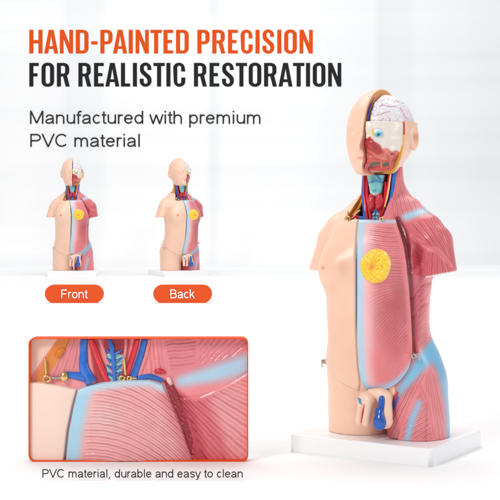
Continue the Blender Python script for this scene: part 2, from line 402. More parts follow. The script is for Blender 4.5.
def cover(name, left, right, ytop, ybot, mt, painter, nu=230, nv=330, lift=3.2, rim=2.6, parent=None, theta=False):
    """a removable cover: follows the body, stands proud of it, edges rolled in"""
    v = np.linspace(0, 1, nv); v = .5-.5*np.cos(math.pi*v)
    z = zof(ytop)+(zof(ybot)-zof(ytop))*v; zs = np.linspace(zof(ytop), zof(ybot), 46)
    yl = lambda zz: 191+(HCAM-PLATE-zz)/.962
    L_ = np.array(left, float); R_ = np.array(right, float)
    if theta: tl = np.interp(yl(z), L_[:, 1], L_[:, 0])
    else: tl = np.interp(-z, -zs, edge_theta(zs, np.interp(yl(zs), L_[:, 1], L_[:, 0])))
    tr = np.interp(-z, -zs, edge_theta(zs, np.interp(yl(zs), R_[:, 1], R_[:, 0])))
    u = .5-.5*np.cos(math.pi*np.linspace(0, 1, nu)); u = .5*u+.5*np.linspace(0, 1, nu)
    TH = tl[:, None]+(tr-tl)[:, None]*u[None]; Zg = np.repeat(z[:, None], nu, 1)
    O, D = cyl(TH.ravel(), Zg.ravel()); t = shoot(O, D)
    rr = 50
    d = np.minimum.reduce([(TH-tl[:, None])*rr, (tr[:, None]-TH)*rr, (z[0]-Zg)*1.0, (Zg-z[-1])*1.0+0*TH]).ravel()
    q = np.clip(d/rim, 0, 1); h = -2.0+(lift+2.0)*np.sqrt(np.clip(1-(1-q)**2, 0, 1))
    P = O+D*(t+h)[:, None]; Fq = []
    i = np.arange(nv*nu).reshape(nv, nu)
    Fq = np.stack([i[:-1, :-1].ravel(), i[1:, :-1].ravel(), i[1:, 1:].ravel(), i[:-1, 1:].ravel()], 1)
    Xp, Yp = design(P); c, ph, am, hh = painter(P, Xp, Yp, d)
    P = P+D*hh[:, None]
    return npmesh(name, P+UP, Fq, mt, parent or root, paint=np.clip(c, 0, 255), ph=ph, am=am)
CL = [(358, 219), (356.6, 232), (356, 250), (356, 330), (357, 350), (358, 370), (360.5, 384), (364, 391), (371, 394.5)]
CR = [(396, 219), (401, 232), (405, 245), (408, 262), (409.5, 280), (412, 310), (413.5, 340), (413.5, 356), (411, 367), (405, 377), (397, 385), (386, 391), (373, 394.5)]
def paint_mc(P, X, Y, d):
    p = Paint(len(P), (234, 134, 138))
    n = wav(P.astype(np.float32), .07, 5)
    p.over(segd(X, Y, [(392, 300), (398, 350)], [4, 4]), (222, 100, 108), 14, .8)
    p.over(segd(X, Y, [(372, 225), (372, 300), (370, 345)], [2, 2, 2]), (247, 184, 182), 13, .8)  # pale upper strip: the cover's highlight put into its colour
    p.over(segd(X, Y, [(396, 240), (403, 280)], [1, 1]), (216, 110, 120), 7, .6)
    p.c += n[:, None]*np.array([4, 10, 9])
    k = -.2+1.45*sm(262, 325, Y)+.2*sm(330, 370, Y); ph = (Y+(X-366)*k+ .004*(X-372)**2*sm(290, 240, Y))/2.25*2*math.pi
    edge = np.minimum.reduce([X-np.interp(Y, [q[1] for q in CL], [q[0] for q in CL])])
    ely = np.interp(X, [358, 362, 366, 372, 385, 397, 405, 411, 414], [372, 388, 394, 395, 392, 386, 378, 368, 356])-Y
    soft = np.minimum(edge, np.where(X < 402, ely, 99))
    soft = np.minimum(soft, np.where(ely < 15, ely*1.0, 99)); tp = Y-220
    am = sm(6, 20, edge)*sm(3, 10, np.minimum(ely, 50))*sm(3, 8, d)*sm(2, 9, tp)*(.45+.55*sm(360, 330, Y)+.0*X); am *= .35+.65*sm(368, 385, X+ (Y-300)*-.12)
    m = (1-sm(8, 21, edge))*.75; p.c = p.c*(1-m[:, None])+np.array((248, 208, 210))*m[:, None]; m = 1-sm(3.0, 11.5, edge); c = p.c*(1-m[:, None])+np.array((178, 218, 238))*m[:, None]
    m = (1-sm(3.0, 12.5, ely))*.92; c = c*(1-m[:, None])+np.array((158, 200, 232))*m[:, None]
    m = (1-sm(1.0, 5, tp))*.9; c = c*(1-m[:, None])+np.array((190, 220, 238))*m[:, None]
    m = np.where(X < 384, 1-sm(0, .9, d), (1-sm(1.0, 2.2, d))*sm(222, 226, Y))
    c = c*(1-m[:, None])+np.where((X < 384)[:, None], np.array((92, 120, 176)), np.array((118, 22, 38)))*m[:, None]
    hh = n*.3
    return c, ph, am, hh
mc = cover('chest_muscle_cover', CL, CR, 219.5, 394.2, M_MUS, paint_mc)

SCR = [(357.2, 219), (355.8, 232), (355.2, 250), (355.2, 330), (356, 350), (357, 370), (358.5, 380), (359, 388), (357, 397), (355, 399.5)]
SCL = [(-.42, 219), (-.62, 226), (-.86, 238), (-1.06, 252), (-1.25, 270), (-1.36, 300), (-1.40, 330), (-1.38, 350), (-1.30, 366), (-1.08, 378), (-.78, 388), (-.36, 396), (-.20, 399.5)]
def paint_sc(P, X, Y, d):
    p = Paint(len(P), SKIN); n = wav(P.astype(np.float32), .05, 15); p.c += n[:, None]*np.array([2, 6, 8]); p.over(segd(X, Y, [(330, 290), (330, 395)], [1, 1]), (242, 192, 164), 9, .45)
    p.over(np.hypot((X-343)/6.5, (Y-266)/14.5)*8-4, (222, 178, 146), 8, .62)
    p.over(np.hypot(X-323, Y-268)-1.2, (232, 128, 128), 2.2, .85)
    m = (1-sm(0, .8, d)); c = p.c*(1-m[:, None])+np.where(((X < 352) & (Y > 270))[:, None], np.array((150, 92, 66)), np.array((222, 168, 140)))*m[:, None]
    return c, np.zeros(len(P)), np.zeros(len(P)), np.zeros(len(P))
skc = cover('skin_cover', SCL, SCR, 219.5, 399.3, M_SKIN, paint_sc, lift=2.0, rim=2.2, theta=True, nu=180, nv=260)

# --- little builders
def tube_raw(pts, r, seg=12, sub=5, flat=1.0, ref=None):
    pts = [np.array(p, float) for p in pts]; r = list(r) if hasattr(r, '__len__') else [r]*len(pts)
    Q, R_ = [], []
    for i in range(len(pts)-1):
        p0, p1, p2, p3 = pts[max(i-1, 0)], pts[i], pts[i+1], pts[min(i+2, len(pts)-1)]
        for k in range(sub):
            t = k/sub; Q.append(.5*((2*p1)+(p2-p0)*t+(2*p0-5*p1+4*p2-p3)*t*t+(3*p1-p0-3*p2+p3)*t**3)); R_.append(r[i]+(r[i+1]-r[i])*t)
    Q.append(pts[-1]); R_.append(r[-1]); Q = np.array(Q); T = np.gradient(Q, axis=0); T /= np.linalg.norm(T, axis=1)[:, None]
    Vv = []
    if ref is None: ref = np.array([0, -1, 0.01]) if abs(T[:, 1]).max() < .95 else np.array([1., 0.05, 0])
    for q, t, rr in zip(Q, T, R_):
        a = np.cross(t, ref); a /= np.linalg.norm(a); b = np.cross(t, a)
        for k in range(seg):
            w_ = 2*math.pi*k/seg; Vv.append(q+rr*(a*math.cos(w_)+b*math.sin(w_)*flat))
    Ff = [(i*seg+k, i*seg+(k+1) % seg, (i+1)*seg+(k+1) % seg, (i+1)*seg+k) for i in range(len(Q)-1) for k in range(seg)]
    Ff += [tuple(range(seg))[::-1], tuple((len(Q)-1)*seg+k for k in range(seg))]
    return np.array(Vv), Ff
def tube(name, pts, r, m, parent, seg=12, sub=5, flat=1.0):
    v_, f_ = tube_raw(pts, r, seg, sub, flat); return npmesh(name, v_, f_, m, parent)
def up(pts): return [(x, y, z+PLATE) for x, y, z in pts]
def blob(name, fn, lo, hi, h, m, parent, col=None, painter=None, it=1):
    v, f = nets(fn, lo, hi, h); v = relax(v, f, it, .5)
    if painter is None: return npmesh(name, v+UP, f, m, parent, paint=None if col is None else np.tile(np.array(col, float), (len(v), 1)))
    c, ph, am = painter(v, vnorm(v, f)); return npmesh(name, v+UP, f, m, parent, paint=np.clip(c, 0, 255), ph=ph, am=am)

# --- breast gland on the muscle cover
nr, na = 46, 120
rr_, aa_ = np.meshgrid(np.linspace(0, 1, nr), np.linspace(0, 2*math.pi, na, endpoint=False), indexing='ij')
gx = 20.5+16.6*rr_*np.cos(aa_)*(1+.012*np.sin(5*aa_)); gz = 169.5+16.8*rr_*np.sin(aa_)*(1+.012*np.sin(7*aa_+1))
O = np.stack([gx.ravel(), np.full(gx.size, -12.), gz.ravel()], 1); D = np.tile([0, -1., 0], (gx.size, 1))
t = shoot(O, D); R1 = rr_.ravel(); A1 = aa_.ravel()
O3 = O.astype(np.float32); lob = np.clip(.5*np.abs(np.sin(8*A1+3.4*wav(O3, .22, 2)+R1*4))+1.1*np.abs(wav(O3, .75, 8)), 0, 1)*sm(.05, .25, R1)*sm(1, .85, R1)
hgt = 2.0+6.0*np.sqrt(np.clip(1-R1**2, 0, 1))+lob*1.9+.7*wav(O.astype(np.float32), .8, 4)*sm(1, .8, R1)+1.6*np.exp(-(R1/.10)**2)
hgt = np.where(R1 > .985, 0, hgt); P = O+D*(t+hgt)[:, None]
i = np.arange(nr*na).reshape(nr, na); j = np.roll(i, -1, 1); Fq = np.stack([i[:-1].ravel(), i[1:].ravel(), j[1:].ravel(), j[:-1].ravel()], 1)
gc = np.array((242, 176, 44.))+(np.array((255, 214, 58.))-np.array((242, 176, 44.)))*sm(.05, .45, lob)[:, None]; m = np.exp(-(R1/.14)**2)[:, None]; gc = gc*(1-m)+np.array((236, 140, 70))*m
m = sm(.86, .95, R1)[:, None]*.6; gc = gc*(1-m)+np.array((255, 222, 120))*m
npmesh('breast_gland', P+UP, Fq, M_ORG, mc, paint=np.clip(gc, 0, 255))

# --- head
XC = 0.6
def head_skin_f(P):
    f = head(P); x, y, z = P[:, 0], P[:, 1], P[:, 2]
    c1 = np.maximum(XC-x, -np.maximum(x-XC, z-309.5)*0-1e9)
    rem = np.maximum(XC-x, np.minimum(309.0-z, y+23))        # right of the cut AND (above the cap line OR in front of the ear)
    return smax(smax(f, -rem, .6), -ell(P, (0, -9, 303), (28, 36, 33)), .5) if False else smax(f, -rem, .6)
def paint_head(v, n):
    X, Y = design(v); p = Paint(len(v), (249, 205, 180))
    cutf = (n[:, 0] > .8) & (v[:, 0] < 3) & (v[:, 0] > -1)
    dh = -head(v.astype(np.float32))
    cc = np.where((v[:, 2] > 300)[:, None], np.array((228, 160, 92)), np.array((226, 150, 130)))
    p.c = np.where((cutf & (dh > 1.0))[:, None], cc, p.c)
    top = (n[:, 2] > .8) & (v[:, 0] > 2) & (v[:, 2] < 311); p.c[top] = (226, 168, 110)
    fc = (n[:, 1] < -.8) & (v[:, 0] > 3) & (np.abs(v[:, 1]+23) < 1.6); p.c[fc] = (244, 186, 70)
    p.c[fc & (v[:, 2] > 296)] = (190, 54, 50)
    p.over(np.hypot(v[:, 1]+7, v[:, 2]-294.5)/1.0-3.4+np.where(v[:, 0] > 20, 0, 99), (226, 150, 116), 2.5, .7)
    p.over(np.abs(v[:, 2]-273)+np.abs(v[:, 0])*.25-1.8+np.where(v[:, 1] < -48, 0, 99), (226, 140, 128), 1.2, .7)
    return p.c, p.ph, p.am
hs = blob('head_skin', head_skin_f, (-40, -66, 250), (41, 38, 346), .9, M_SKIN, root, painter=paint_head)
def brain_f(P):
    e = ell(P, (1.6, -8.5, 302.5), (29.5, 34.5, 34.0)); g = np.abs(wav(P, .42, 21))
    e = e-.1+1.0*np.exp(-(g/.2)**2)
    return smax(e, np.maximum(XC+1.2-P[:, 0], 308.5-P[:, 2]), .8)
def paint_brain(v, n):
    X, Y = design(v); c = np.tile(np.array((240, 236, 240.)), (len(v), 1))
    g = np.abs(wav(v.astype(np.float32), .42, 21)); m = (np.exp(-(g/.12)**2)*.18)[:, None]; c = c*(1-m)+np.array((214, 196, 214))*m
    p = Paint(len(v), (0, 0, 0)); p.c = c
    rng = np.random.default_rng(5)
    for pts in ([(379, 107), (382, 105), (387, 106), (392, 107), (395, 106)], [(377, 115), (382, 114), (387, 112), (390, 111.5)], [(389, 122), (390, 119), (388, 117)], [(400, 108), (403, 112), (405, 117), (407, 119)], [(382, 105), (381, 102)], [(384, 118), (380, 121)], [(396, 99), (399, 103)]):
        p.over(segd(X, Y, pts, [.1]*len(pts)), (176, 40, 84), .85, .85)
    for pts in ([(372, 112), (376, 104), (384, 99)], [(397, 120), (400, 115)], [(379, 109), (386, 109)]):
        p.over(segd(X, Y, pts, [0]*len(pts)), (140, 130, 190), .7, .5)
    return p.c, p.ph, p.am
blob('brain', brain_f, (-2, -50, 304), (34, 30, 342), .8, M_ORG, root, painter=paint_brain, it=0)
# blue sinus along the cut edge
pts = [(1.6, -9-37.6*math.cos(a), 303+35.6*math.sin(a)) for a in np.radians(np.linspace(10, 58, 9))]
tube('blood_vessel', up(pts), [.9]*5+[.7, .5, .3, .3], mat('violet_vein_paint', (44, 40, 140), .3), root)
WHT = [(356, 118), (405, 118), (405, 149), (400, 153), (396, 150), (392, 152), (387, 148), (383, 149), (379, 144), (374, 141), (370, 137), (366, 138.5), (356, 138)]
def face_f(P):
    f = head(P)+2.0+1.5*sm(-.4, 1.3, polyd(*design(P), WHT)); z = P[:, 2]; x, y = P[:, 0], P[:, 1]
    f = f-.8*wav(P, .42, 31)*sm(298, 288, z)-.3*wav(P, .3, 33)
    f = smin(f, ell(P, (7.5, -46, 287), (8, 7, 6.5)), 3)
    f = smax(f, -ell(P, (12.5, -52.5, 297.3), (6, 5, 4.8)), 1.5)
    f = smax(f, -ell(P, (13, -53, 271), (9.5, 5, 2.6)), 1.2)
    return smax(f, np.maximum.reduce([XC+.8-x, z-308.7, y+22.2, 254-z]), .8)
def tint(p, w_): p.c += w_[:, None]*np.array([6, 12, 10])
def paint_face(v, n):
    X, Y = design(v); w_ = wav(v.astype(np.float32), .35, 12); p = Paint(len(v), (228, 122, 108)); p.c += w_[:, None]*np.array([12, 26, 20])
    p.over(polyd(X, Y, [(360, 157), (366, 155), (372, 158), (396, 158), (398, 175), (362, 178)]), (218, 92, 88), 2)
    p.over(polyd(X, Y, [(362, 137), (370, 136), (380, 146), (383, 153), (374, 156), (360, 152)]), (178, 46, 46), 2)
    p.over(polyd(X, Y, WHT)+w_*.4, (240, 232, 222), 1.2)
    p.over(segd(X, Y, [(402, 146), (401, 156), (397, 166)], [.8, 1.2, .8]), (246, 176, 50), 1)
    p.over(segd(X, Y, [(364, 156), (364.5, 166)], [1, .8]), (70, 100, 150), .9); p.over(segd(X, Y, [(362.7, 138), (362.7, 172)], [.5, .5]), (180, 40, 40), .8)
    p.over(segd(X, Y, [(398, 156), (391, 162), (388, 170)], [1.2, 1.6, 1.6]), (206, 60, 60), 1.2)
    p.over(segd(X, Y, [(365, 170.5), (380, 172.5), (393, 170)], [1.4, 1.6, 1]), (242, 180, 150), 1.2, .8)
    for a_, c_, w3 in (([(368, 150), (378, 157), (388, 160)], (240, 168, 140), 1.6), ([(385, 149), (392, 156), (390, 165)], (246, 180, 150), 1.5), ([(372, 158), (380, 160.5), (390, 161)], (200, 64, 62), .9), ([(396, 155), (390, 161), (386, 169)], (240, 130, 116), 1), ([(367, 143), (372, 149), (376, 152)], (206, 84, 76), 1.2), ([(366, 168), (374, 169.5), (386, 168)], (226, 96, 92), 1)):
        p.over(segd(X, Y, a_)-w3*.5, c_, w3, .75)
    p.fib(polyd(X, Y, [(385, 150), (399, 152), (392, 168), (384, 168)]), lines(X, Y, -62, 1.5), .7, 1); p.fib(polyd(X, Y, [(364, 153), (382, 155), (384, 161), (364, 161)]), lines(X, Y, 15, 1.5), .5, 1)
    p.over(segd(X, Y, [(397, 159), (394.5, 168)], [1, 1.1]), (56, 84, 168), .7)
    p.over(segd(X, Y, [(370, 165.4), (374, 163.8), (378.5, 163.4)], [1.5, 2.0, 1.5]), (96, 102, 78), .7); p.over(segd(X, Y, [(384, 164.8), (387.5, 164)], [1.9, 1.9]), (96, 104, 80), .7); p.over(segd(X, Y, [(368, 167.8), (380, 166.4)], [.4, .4]), (150, 28, 34), .8); p.over(segd(X, Y, [(380.8, 160), (381.8, 168)], [.3, .5]), (244, 150, 130), .8)
    p.over(np.hypot(X-391.8, Y-154)-.9, (110, 20, 24), .7)
    return p.c, p.ph, p.am
blob('skull_face', face_f, (-1, -66, 251), (38, -18, 311), .75, M_ORG, root, painter=paint_face, it=1)
def eye_f(P): return ell(P, (12.4, -46.8, 297.3), (5.5, 5.2, 4.1))
def paint_eye(v, n):
    X, Y = design(v); p = Paint(len(v), (214, 234, 242)); ex, ey = 378.4, 134.6
    p.over(np.hypot((X-ex-.4)/1.5, Y-ey)-2.7, (84, 186, 224), 1.3); p.over(np.hypot(X-ex, Y-ey)-1.1, (16, 22, 40), .5)
    p.over(X-(ex-4.2), (240, 214, 60), 1.0); p.over(np.hypot(X-ex+.5, Y-ey+.6)-.2, (255, 255, 255), .3)
    return p.c, p.ph, p.am
blob('eyeball', eye_f, (4, -54, 290), (21, -39, 304), .45, M_ORG, root, painter=paint_eye)

# --- throat
tube('vein', up([(-15.5, -17, 262), (-15.5, -20, 240), (-12, -23, 222), (-9, -27, 211)]), [2.3, 2.3, 2.8, 4], M_BLUE, root)
tube('vein', up([(-9, -27, 212), (-17, -30, 214), (-23, -32, 212)]), [3.2, 2.6, 1.8], M_BLUE, root)
tube('vein', up([(18, -19, 262), (16.5, -21, 240), (12.5, -23, 222), (9, -26, 211)]), [2.2, 2.4, 2.6, 3.2], M_BLUE, root)
tube('vein', up([(9, -28, 213.5), (16, -31, 214), (21, -32, 212)]), [2, 1.8, 1.5], M_BLUE, root)
tube('artery', up([(-11.5, -19, 262), (-11, -22, 240), (-7, -25, 222), (-4, -26, 211)]), [1.8, 1.9, 1.9, 2.2], M_RED, root)
tube('artery', up([(14, -20, 262), (12, -23, 240), (9, -25, 224), (5, -27, 211)]), [1.7, 1.9, 1.8, 2.0], M_RED, root)
tube('artery', up([(-17, -26, 214), (-21, -29, 216.5), (-25, -30, 212)]), [1.0, 1.3, 1.4], M_RED, root)
for pts, rr3 in (([(-13.5, -22, 262), (-13.4, -24, 240), (-9.5, -27, 224), (-7, -29, 212)], [1, 1.1, 1.2, 1.2]), ([(10.4, -24, 250), (10, -25, 236), (7, -27, 222), (6, -28, 212)], [1, 1, 1.1, 1]), ([(-13, -30, 213), (-18, -33, 216), (-22, -35, 213)], [1, 1.3, 1])):
    tube('artery', up(pts), rr3, M_RED, root)
for pts, rr3 in (([(-17, -25, 222), (-20, -31, 217), (-17, -34, 212)], [.9, 1.1, 1.1]), ([(11, -31, 213), (13, -34, 215.5), (16, -35, 212)], [.9, 1.2, 1]), ([(15.5, -23, 258), (14, -25.5, 240), (11, -27, 225)], [.8, .9, .9])):
    tube('nerve', up(pts), rr3, M_YEL2, root)
def lar_f(P):
    f = smin(cap(P, (0, -24, 256), (.5, -25, 242), 9.2, 6.6, .8), cap(P, (1, -31, 251), (1, -32, 243), 2.4, 2, 1), 3)
    return smax(f, P[:, 2]-257, 1)
def paint_lar(v, n):
    p = Paint(len(v), (138, 212, 214)); w_ = wav(v.astype(np.float32), .45, 3); p.c += w_[:, None]*np.array([28, 14, 10])
    p.over(segd(v[:, 0], v[:, 2], [(-6, 249), (0, 250), (4, 251), (9, 249)], [.8]*4), (48, 120, 190), .9, .85); p.over(segd(v[:, 0], v[:, 2], [(4, 257), (7, 252)], [.9]*2), (40, 110, 190), .8, .8)
    p.over(segd(v[:, 0], v[:, 2], [(-3, 238), (5, 238)], [1, 1]), (220, 226, 220), 1.5, .8); return p.c, p.ph, p.am
blob('larynx', lar_f, (-12, -36, 232), (14, -12, 260), .6, M_ORG, root, painter=paint_lar)
for s in (-1, 1):
    blob('thyroid_gland', lambda P, s=s: ell(P, (1+s*4.2, -26.5, 229.5), (4.3, 5, 9.5))-.35*wav(P, .9, 6), (-11, -36, 216), (13, -17, 243), .6, M_ORG, root, col=(206, 48, 62))
def tra_f(P): return cap(P, (1, -22, 236), (1, -23, 209), 5.2, 5.2, .9)-.5*np.cos(P[:, 2]*1.7)
def paint_tra(v, n):
    p = Paint(len(v), (150, 216, 224)); m = .5-.5*np.cos(v[:, 2]*1.7); p.c = p.c*(1-.3*m[:, None])+np.array((210, 90, 100))*.3*m[:, None]
    d = np.abs(v[:, 0]-1); z = v[:, 2]; p.over(d-.9, (30, 90, 180), .7); p.over(np.minimum(np.abs(((z+d*.8) % 5)-2.5)+np.where(d < 4.5, 0, 9), 9)-.6, (34, 96, 186), .6, .9); return p.c, p.ph, p.am
blob('trachea', tra_f, (-6, -30, 207), (8, -15, 240), .5, M_ORG, root, painter=paint_tra)
npt = []
def strap_f(P): return smin(cap(P, (20, -14, 262), (17, -24, 214), 3.4, 3.2, 1.2), cap(P, (17, -24, 216), (20, -34, 212), 3, 2.4), 3)
def paint_strap(v, n): p = Paint(len(v), (226, 124, 130)); p.fib(np.full(len(v), -5.), v[:, 0]/1.6*6.28, .8); return p.c, p.ph, p.am
blob('neck_muscle', strap_f, (10, -42, 205), (27, -4, 268), .8, M_MUS, root, painter=paint_strap)
tube('nerve', up([(-18.5, -13, 262), (-18.6, -14, 240), (-20, -20, 226), (-26, -30, 213)]), [1.3, 1.5, 1.8, 2.2], mat('orange_nerve_paint', (226, 146, 58), .35, mottled=.15, bscale=120), root)
tube('brass_pin', up([(-24.5, -36, 210), (-24.8, -36.3, 221)]), .8, M_GOLD, root)
tube('brass_pin', up([(14.5, -45, 211), (14.5, -45.2, 215.5)]), .9, M_GOLD, root)
def torus_wire(name, c, R, r, nrm_tilt, parent, m=M_METAL):
    a = np.linspace(0, 2*math.pi, 22); pts = [(c[0]+R*math.cos(t)*math.cos(nrm_tilt), c[1]+R*math.cos(t)*math.sin(nrm_tilt), c[2]+R*math.sin(t)) for t in a]
    return tube(name, up(pts), r, m, parent, seg=8, sub=2)
torus_wire('wire_ring', (-20, -45, 214), 2.1, .6, 0, root, M_GOLD)
torus_wire('wire_ring', (18.5, -50, 214), 1.5, .5, 0, root, M_GOLD)

# --- genital model parts
pen_f2 = lambda P: smin(cap(P, (-3.5, -48, 36), (-4.6, -51, 17), 3.9, 3.8, 1.1), cap(P, (5.2, -49, 37), (3.6, -53, 17), 3.9, 4.1, 1.1), 1.8)
def paint_pen(v, n):
    X, Y = design(v); p = Paint(len(v), (249, 210, 186))
    p.over(segd(v[:, 0], v[:, 2], [(1.2, 34), (.4, 27), (-.6, 17)], [.6, 1.3, .9]), (196, 24, 40), .6)
    p.over(polyd(X, Y, [(357.5, 397), (361, 399), (361.8, 405), (359, 403)]), (60, 140, 196), .6); return p.c, p.ph, p.am
blob('penis_section', lambda P: smin(pen_f2(P), ell(P, (1, -45, 40), (9, 8, 7)), 4), (-14, -62, 6), (16, -34, 52), .7, M_SKIN, root, painter=paint_pen)
def scr_f(P): return smin(smin(cap(P, (19, -42, 42), (21.5, -47, 19), 6.5, 7.2, .9), ell(P, (16, -42, 43), (9, 6.5, 6)), 4), cap(P, (4, -45, 46), (14, -44, 46), 3, 4), 5)
def paint_scr(v, n): p = Paint(len(v), (249, 210, 186)); return p.c, p.ph, p.am
sc_o = blob('scrotum_section', scr_f, (-4, -62, 6), (36, -30, 58), .8, M_SKIN, root, painter=paint_scr)
blob('testis', lambda P: smin(smin(ell(P, (18.5, -54, 19), (6.6, 4.6, 8)), cap(P, (18.3, -53, 22), (18.6, -49, 41), 3.6, 3.0), 3), cap(P, (12.2, -53, 15), (14.5, -51.5, 31), 1.3, 1.2), 1.5), (7, -62, 7), (30, -44, 48), .6, mat('blue_testis_paint', (26, 84, 172), .25, mottled=.25, coat=.4, bscale=80), sc_o)

# --- wire clips at the hips
def clip(c, ang):
    e = torus_wire('wire_clip', c, 1.9, .8, ang, root)
    torus_wire('clip_ring', (c[0]+4.6*math.cos(ang), c[1]+4.6*math.sin(ang), c[2]+.5), 1.6, .75, ang, e)
    tube('clip_hook', up([(c[0]+1.8*math.cos(ang), c[1]+1.8*math.sin(ang)-.5, c[2]), (c[0]+3.0*math.cos(ang), c[1]+3*math.sin(ang)-1, c[2]+1.5), (c[0]+5.6*math.cos(ang), c[1]+5.6*math.sin(ang)-.8, c[2]+2), (c[0]+6*math.cos(ang), c[1]+6*math.sin(ang), c[2]-5)]), .7, M_METAL, e, seg=8)
O, D = cyl(np.array([1.02]), np.array([83.])); q = (O+D*(shoot(O, D)+4.2)[:, None])[0]; clip(q, .9)
O, D = cyl(np.array([-1.42]), np.array([69.])); q = (O+D*(shoot(O, D)+3.2)[:, None])[0]; clip(q, -1.6)
tag(root, 'large half skin, half muscle anatomical torso on its white plate, nearest and rightmost', 'anatomical model', 'anatomical torso models')

def copy_tree(o, parent=None):
    c = o.copy(); C.objects.link(c); c.parent = parent
    for ch in list(o.children): copy_tree(ch, c)
    return c
def place(o, px, d, rz): o.location = ((px-250)/1400*d*S, (d-DCAM)*S, 0); o.rotation_euler = (0, 0, rz)
def paint_sc2(P, X, Y, d):
    p = Paint(len(P), SKIN); q = np.hypot(P[:, 0]+33, (P[:, 2]-168))
    p.over(q-3.6, (226, 150, 130), 1.6, .8); p.over(q-1.2, (206, 112, 98), 1.0, .8)
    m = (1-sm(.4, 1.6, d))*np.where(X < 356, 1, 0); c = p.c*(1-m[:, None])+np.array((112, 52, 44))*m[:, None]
    return c, np.zeros(len(P)), np.zeros(len(P)), np.zeros(len(P))
DS = 1400/.327
fr_ = copy_tree(root); place(fr_, 72.3, DS, rad(6)); fr_['label'] = 'small-looking torso model seen straight from the front, behind the Front sign'
for ch in list(fr_.children):
    if ch.name.startswith('skin_cover'): bpy.data.objects.remove(ch)
cover('skin_cover', SCL, SCR, 219.5, 399.3, M_SKIN, paint_sc2, lift=2.0, rim=2.2, theta=True, nu=180, nv=260, parent=fr_)
bk_ = copy_tree(fr_); place(bk_, 178.5, DS, rad(27)); bk_['label'] = 'small-looking torso model turned to show its skin side, behind the Back sign'

# ------------------------------------------------------------------ room
def ramp_mat(name, base, axis, bands, rough, spec=.3):
    m = bpy.data.materials.new(name); m.use_nodes = True; nt = m.node_tree; b = nt.nodes['Principled BSDF']; L = nt.links.new
    b.inputs['Roughness'].default_value = rough; b.inputs['Specular IOR Level'].default_value = spec
    tc = nt.nodes.new('ShaderNodeTexCoord'); sx = nt.nodes.new('ShaderNodeSeparateXYZ'); L(tc.outputs['Object'], sx.inputs[0])
    mr = nt.nodes.new('ShaderNodeMapRange'); mr.inputs[1].default_value, mr.inputs[2].default_value = bands[0], bands[1]; L(sx.outputs[axis], mr.inputs[0])
    cr = nt.nodes.new('ShaderNodeValToRGB'); cr.color_ramp.interpolation = 'EASE'; els = bands[2]
    while len(cr.color_ramp.elements) < len(els): cr.color_ramp.elements.new(.5)
    for e, (p, c) in zip(cr.color_ramp.elements, els): e.position = p; e.color = rgb(*c)
    L(mr.outputs[0], cr.inputs[0])
    mp = nt.nodes.new('ShaderNodeMapping'); mp.inputs['Scale'].default_value = (.35, 5.0, 9.0); L(tc.outputs['Object'], mp.inputs[0])
    nz_ = nt.nodes.new('ShaderNodeTexNoise'); nz_.inputs['Scale'].default_value = 1.0; nz_.inputs['Detail'].default_value = 1; L(mp.outputs[0], nz_.inputs['Vector'])
    rm = nt.nodes.new('ShaderNodeMapRange'); rm.inputs[1].default_value, rm.inputs[2].default_value, rm.inputs[3].default_value, rm.inputs[4].default_value = .35, .7, 0, 1; L(nz_.outputs['Fac'], rm.inputs[0])
    mx = nt.nodes.new('ShaderNodeMix'); mx.data_type = 'RGBA'; mx.blend_type = 'MULTIPLY'; mx.inputs[7].default_value = (.955, .96, .965, 1); L(rm.outputs[0], mx.inputs[0]); L(cr.outputs[0], mx.inputs[6]); L(mx.outputs[2], b.inputs['Base Color']); return m
DW = 1400/.268
ax_ = lambda px: (px-250)/1400*DW*S
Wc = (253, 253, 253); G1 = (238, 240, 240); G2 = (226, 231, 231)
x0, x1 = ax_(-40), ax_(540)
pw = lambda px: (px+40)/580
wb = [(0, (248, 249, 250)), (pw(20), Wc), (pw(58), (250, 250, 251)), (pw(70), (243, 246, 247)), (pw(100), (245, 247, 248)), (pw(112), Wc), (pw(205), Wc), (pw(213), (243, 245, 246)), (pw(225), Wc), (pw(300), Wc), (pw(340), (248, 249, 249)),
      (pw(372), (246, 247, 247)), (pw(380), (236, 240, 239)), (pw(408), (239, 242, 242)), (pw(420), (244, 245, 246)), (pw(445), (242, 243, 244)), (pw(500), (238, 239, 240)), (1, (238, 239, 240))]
m_wall = ramp_mat('wall_painted_windows', Wc, 0, (x0, x1, wb), .8)  # blurred window light, pillar and blinds painted into the wall colour as bands
def plane(name, co, m, kind='structure'):
    me = bpy.data.meshes.new(name); me.from_pydata(co, [], [(0, 1, 2, 3)]); me.update(); return tag(link(name, me, m), kind=kind)
yw = (DW-DCAM)*S
RC = .42; prof = [(yw-RC+RC*math.sin(a), RC-RC*math.cos(a)) for a in np.linspace(0, math.pi/2, 25)]+[(yw, 5.0)]
me = bpy.data.meshes.new('wall'); me.from_pydata([(x, y, z) for y, z in prof for x in (-6, 6)], [], [(2*i, 2*i+1, 2*i+3, 2*i+2) for i in range(len(prof)-1)]); me.update()
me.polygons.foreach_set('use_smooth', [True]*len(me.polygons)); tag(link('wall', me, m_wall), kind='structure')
fy = lambda py: HCAM*1400/(py-191)*S-DCAM*S          # floor distance seen at that height
m_floor = ramp_mat('floor_painted_reflections', Wc, 1, (fy(480), fy(268), [(0, (247, 247, 247)), (.25, (247, 247, 247)), (.5, (245, 246, 246)), (.75, (248, 248, 248)), (.9, (244, 245, 246)), (1, (249, 250, 250))]), .75)  # soft grey bands put window reflections into the floor colour
plane('floor', [(-6, -4, 0), (6, -4, 0), (6, yw-RC, 0), (-6, yw-RC, 0)], m_floor)

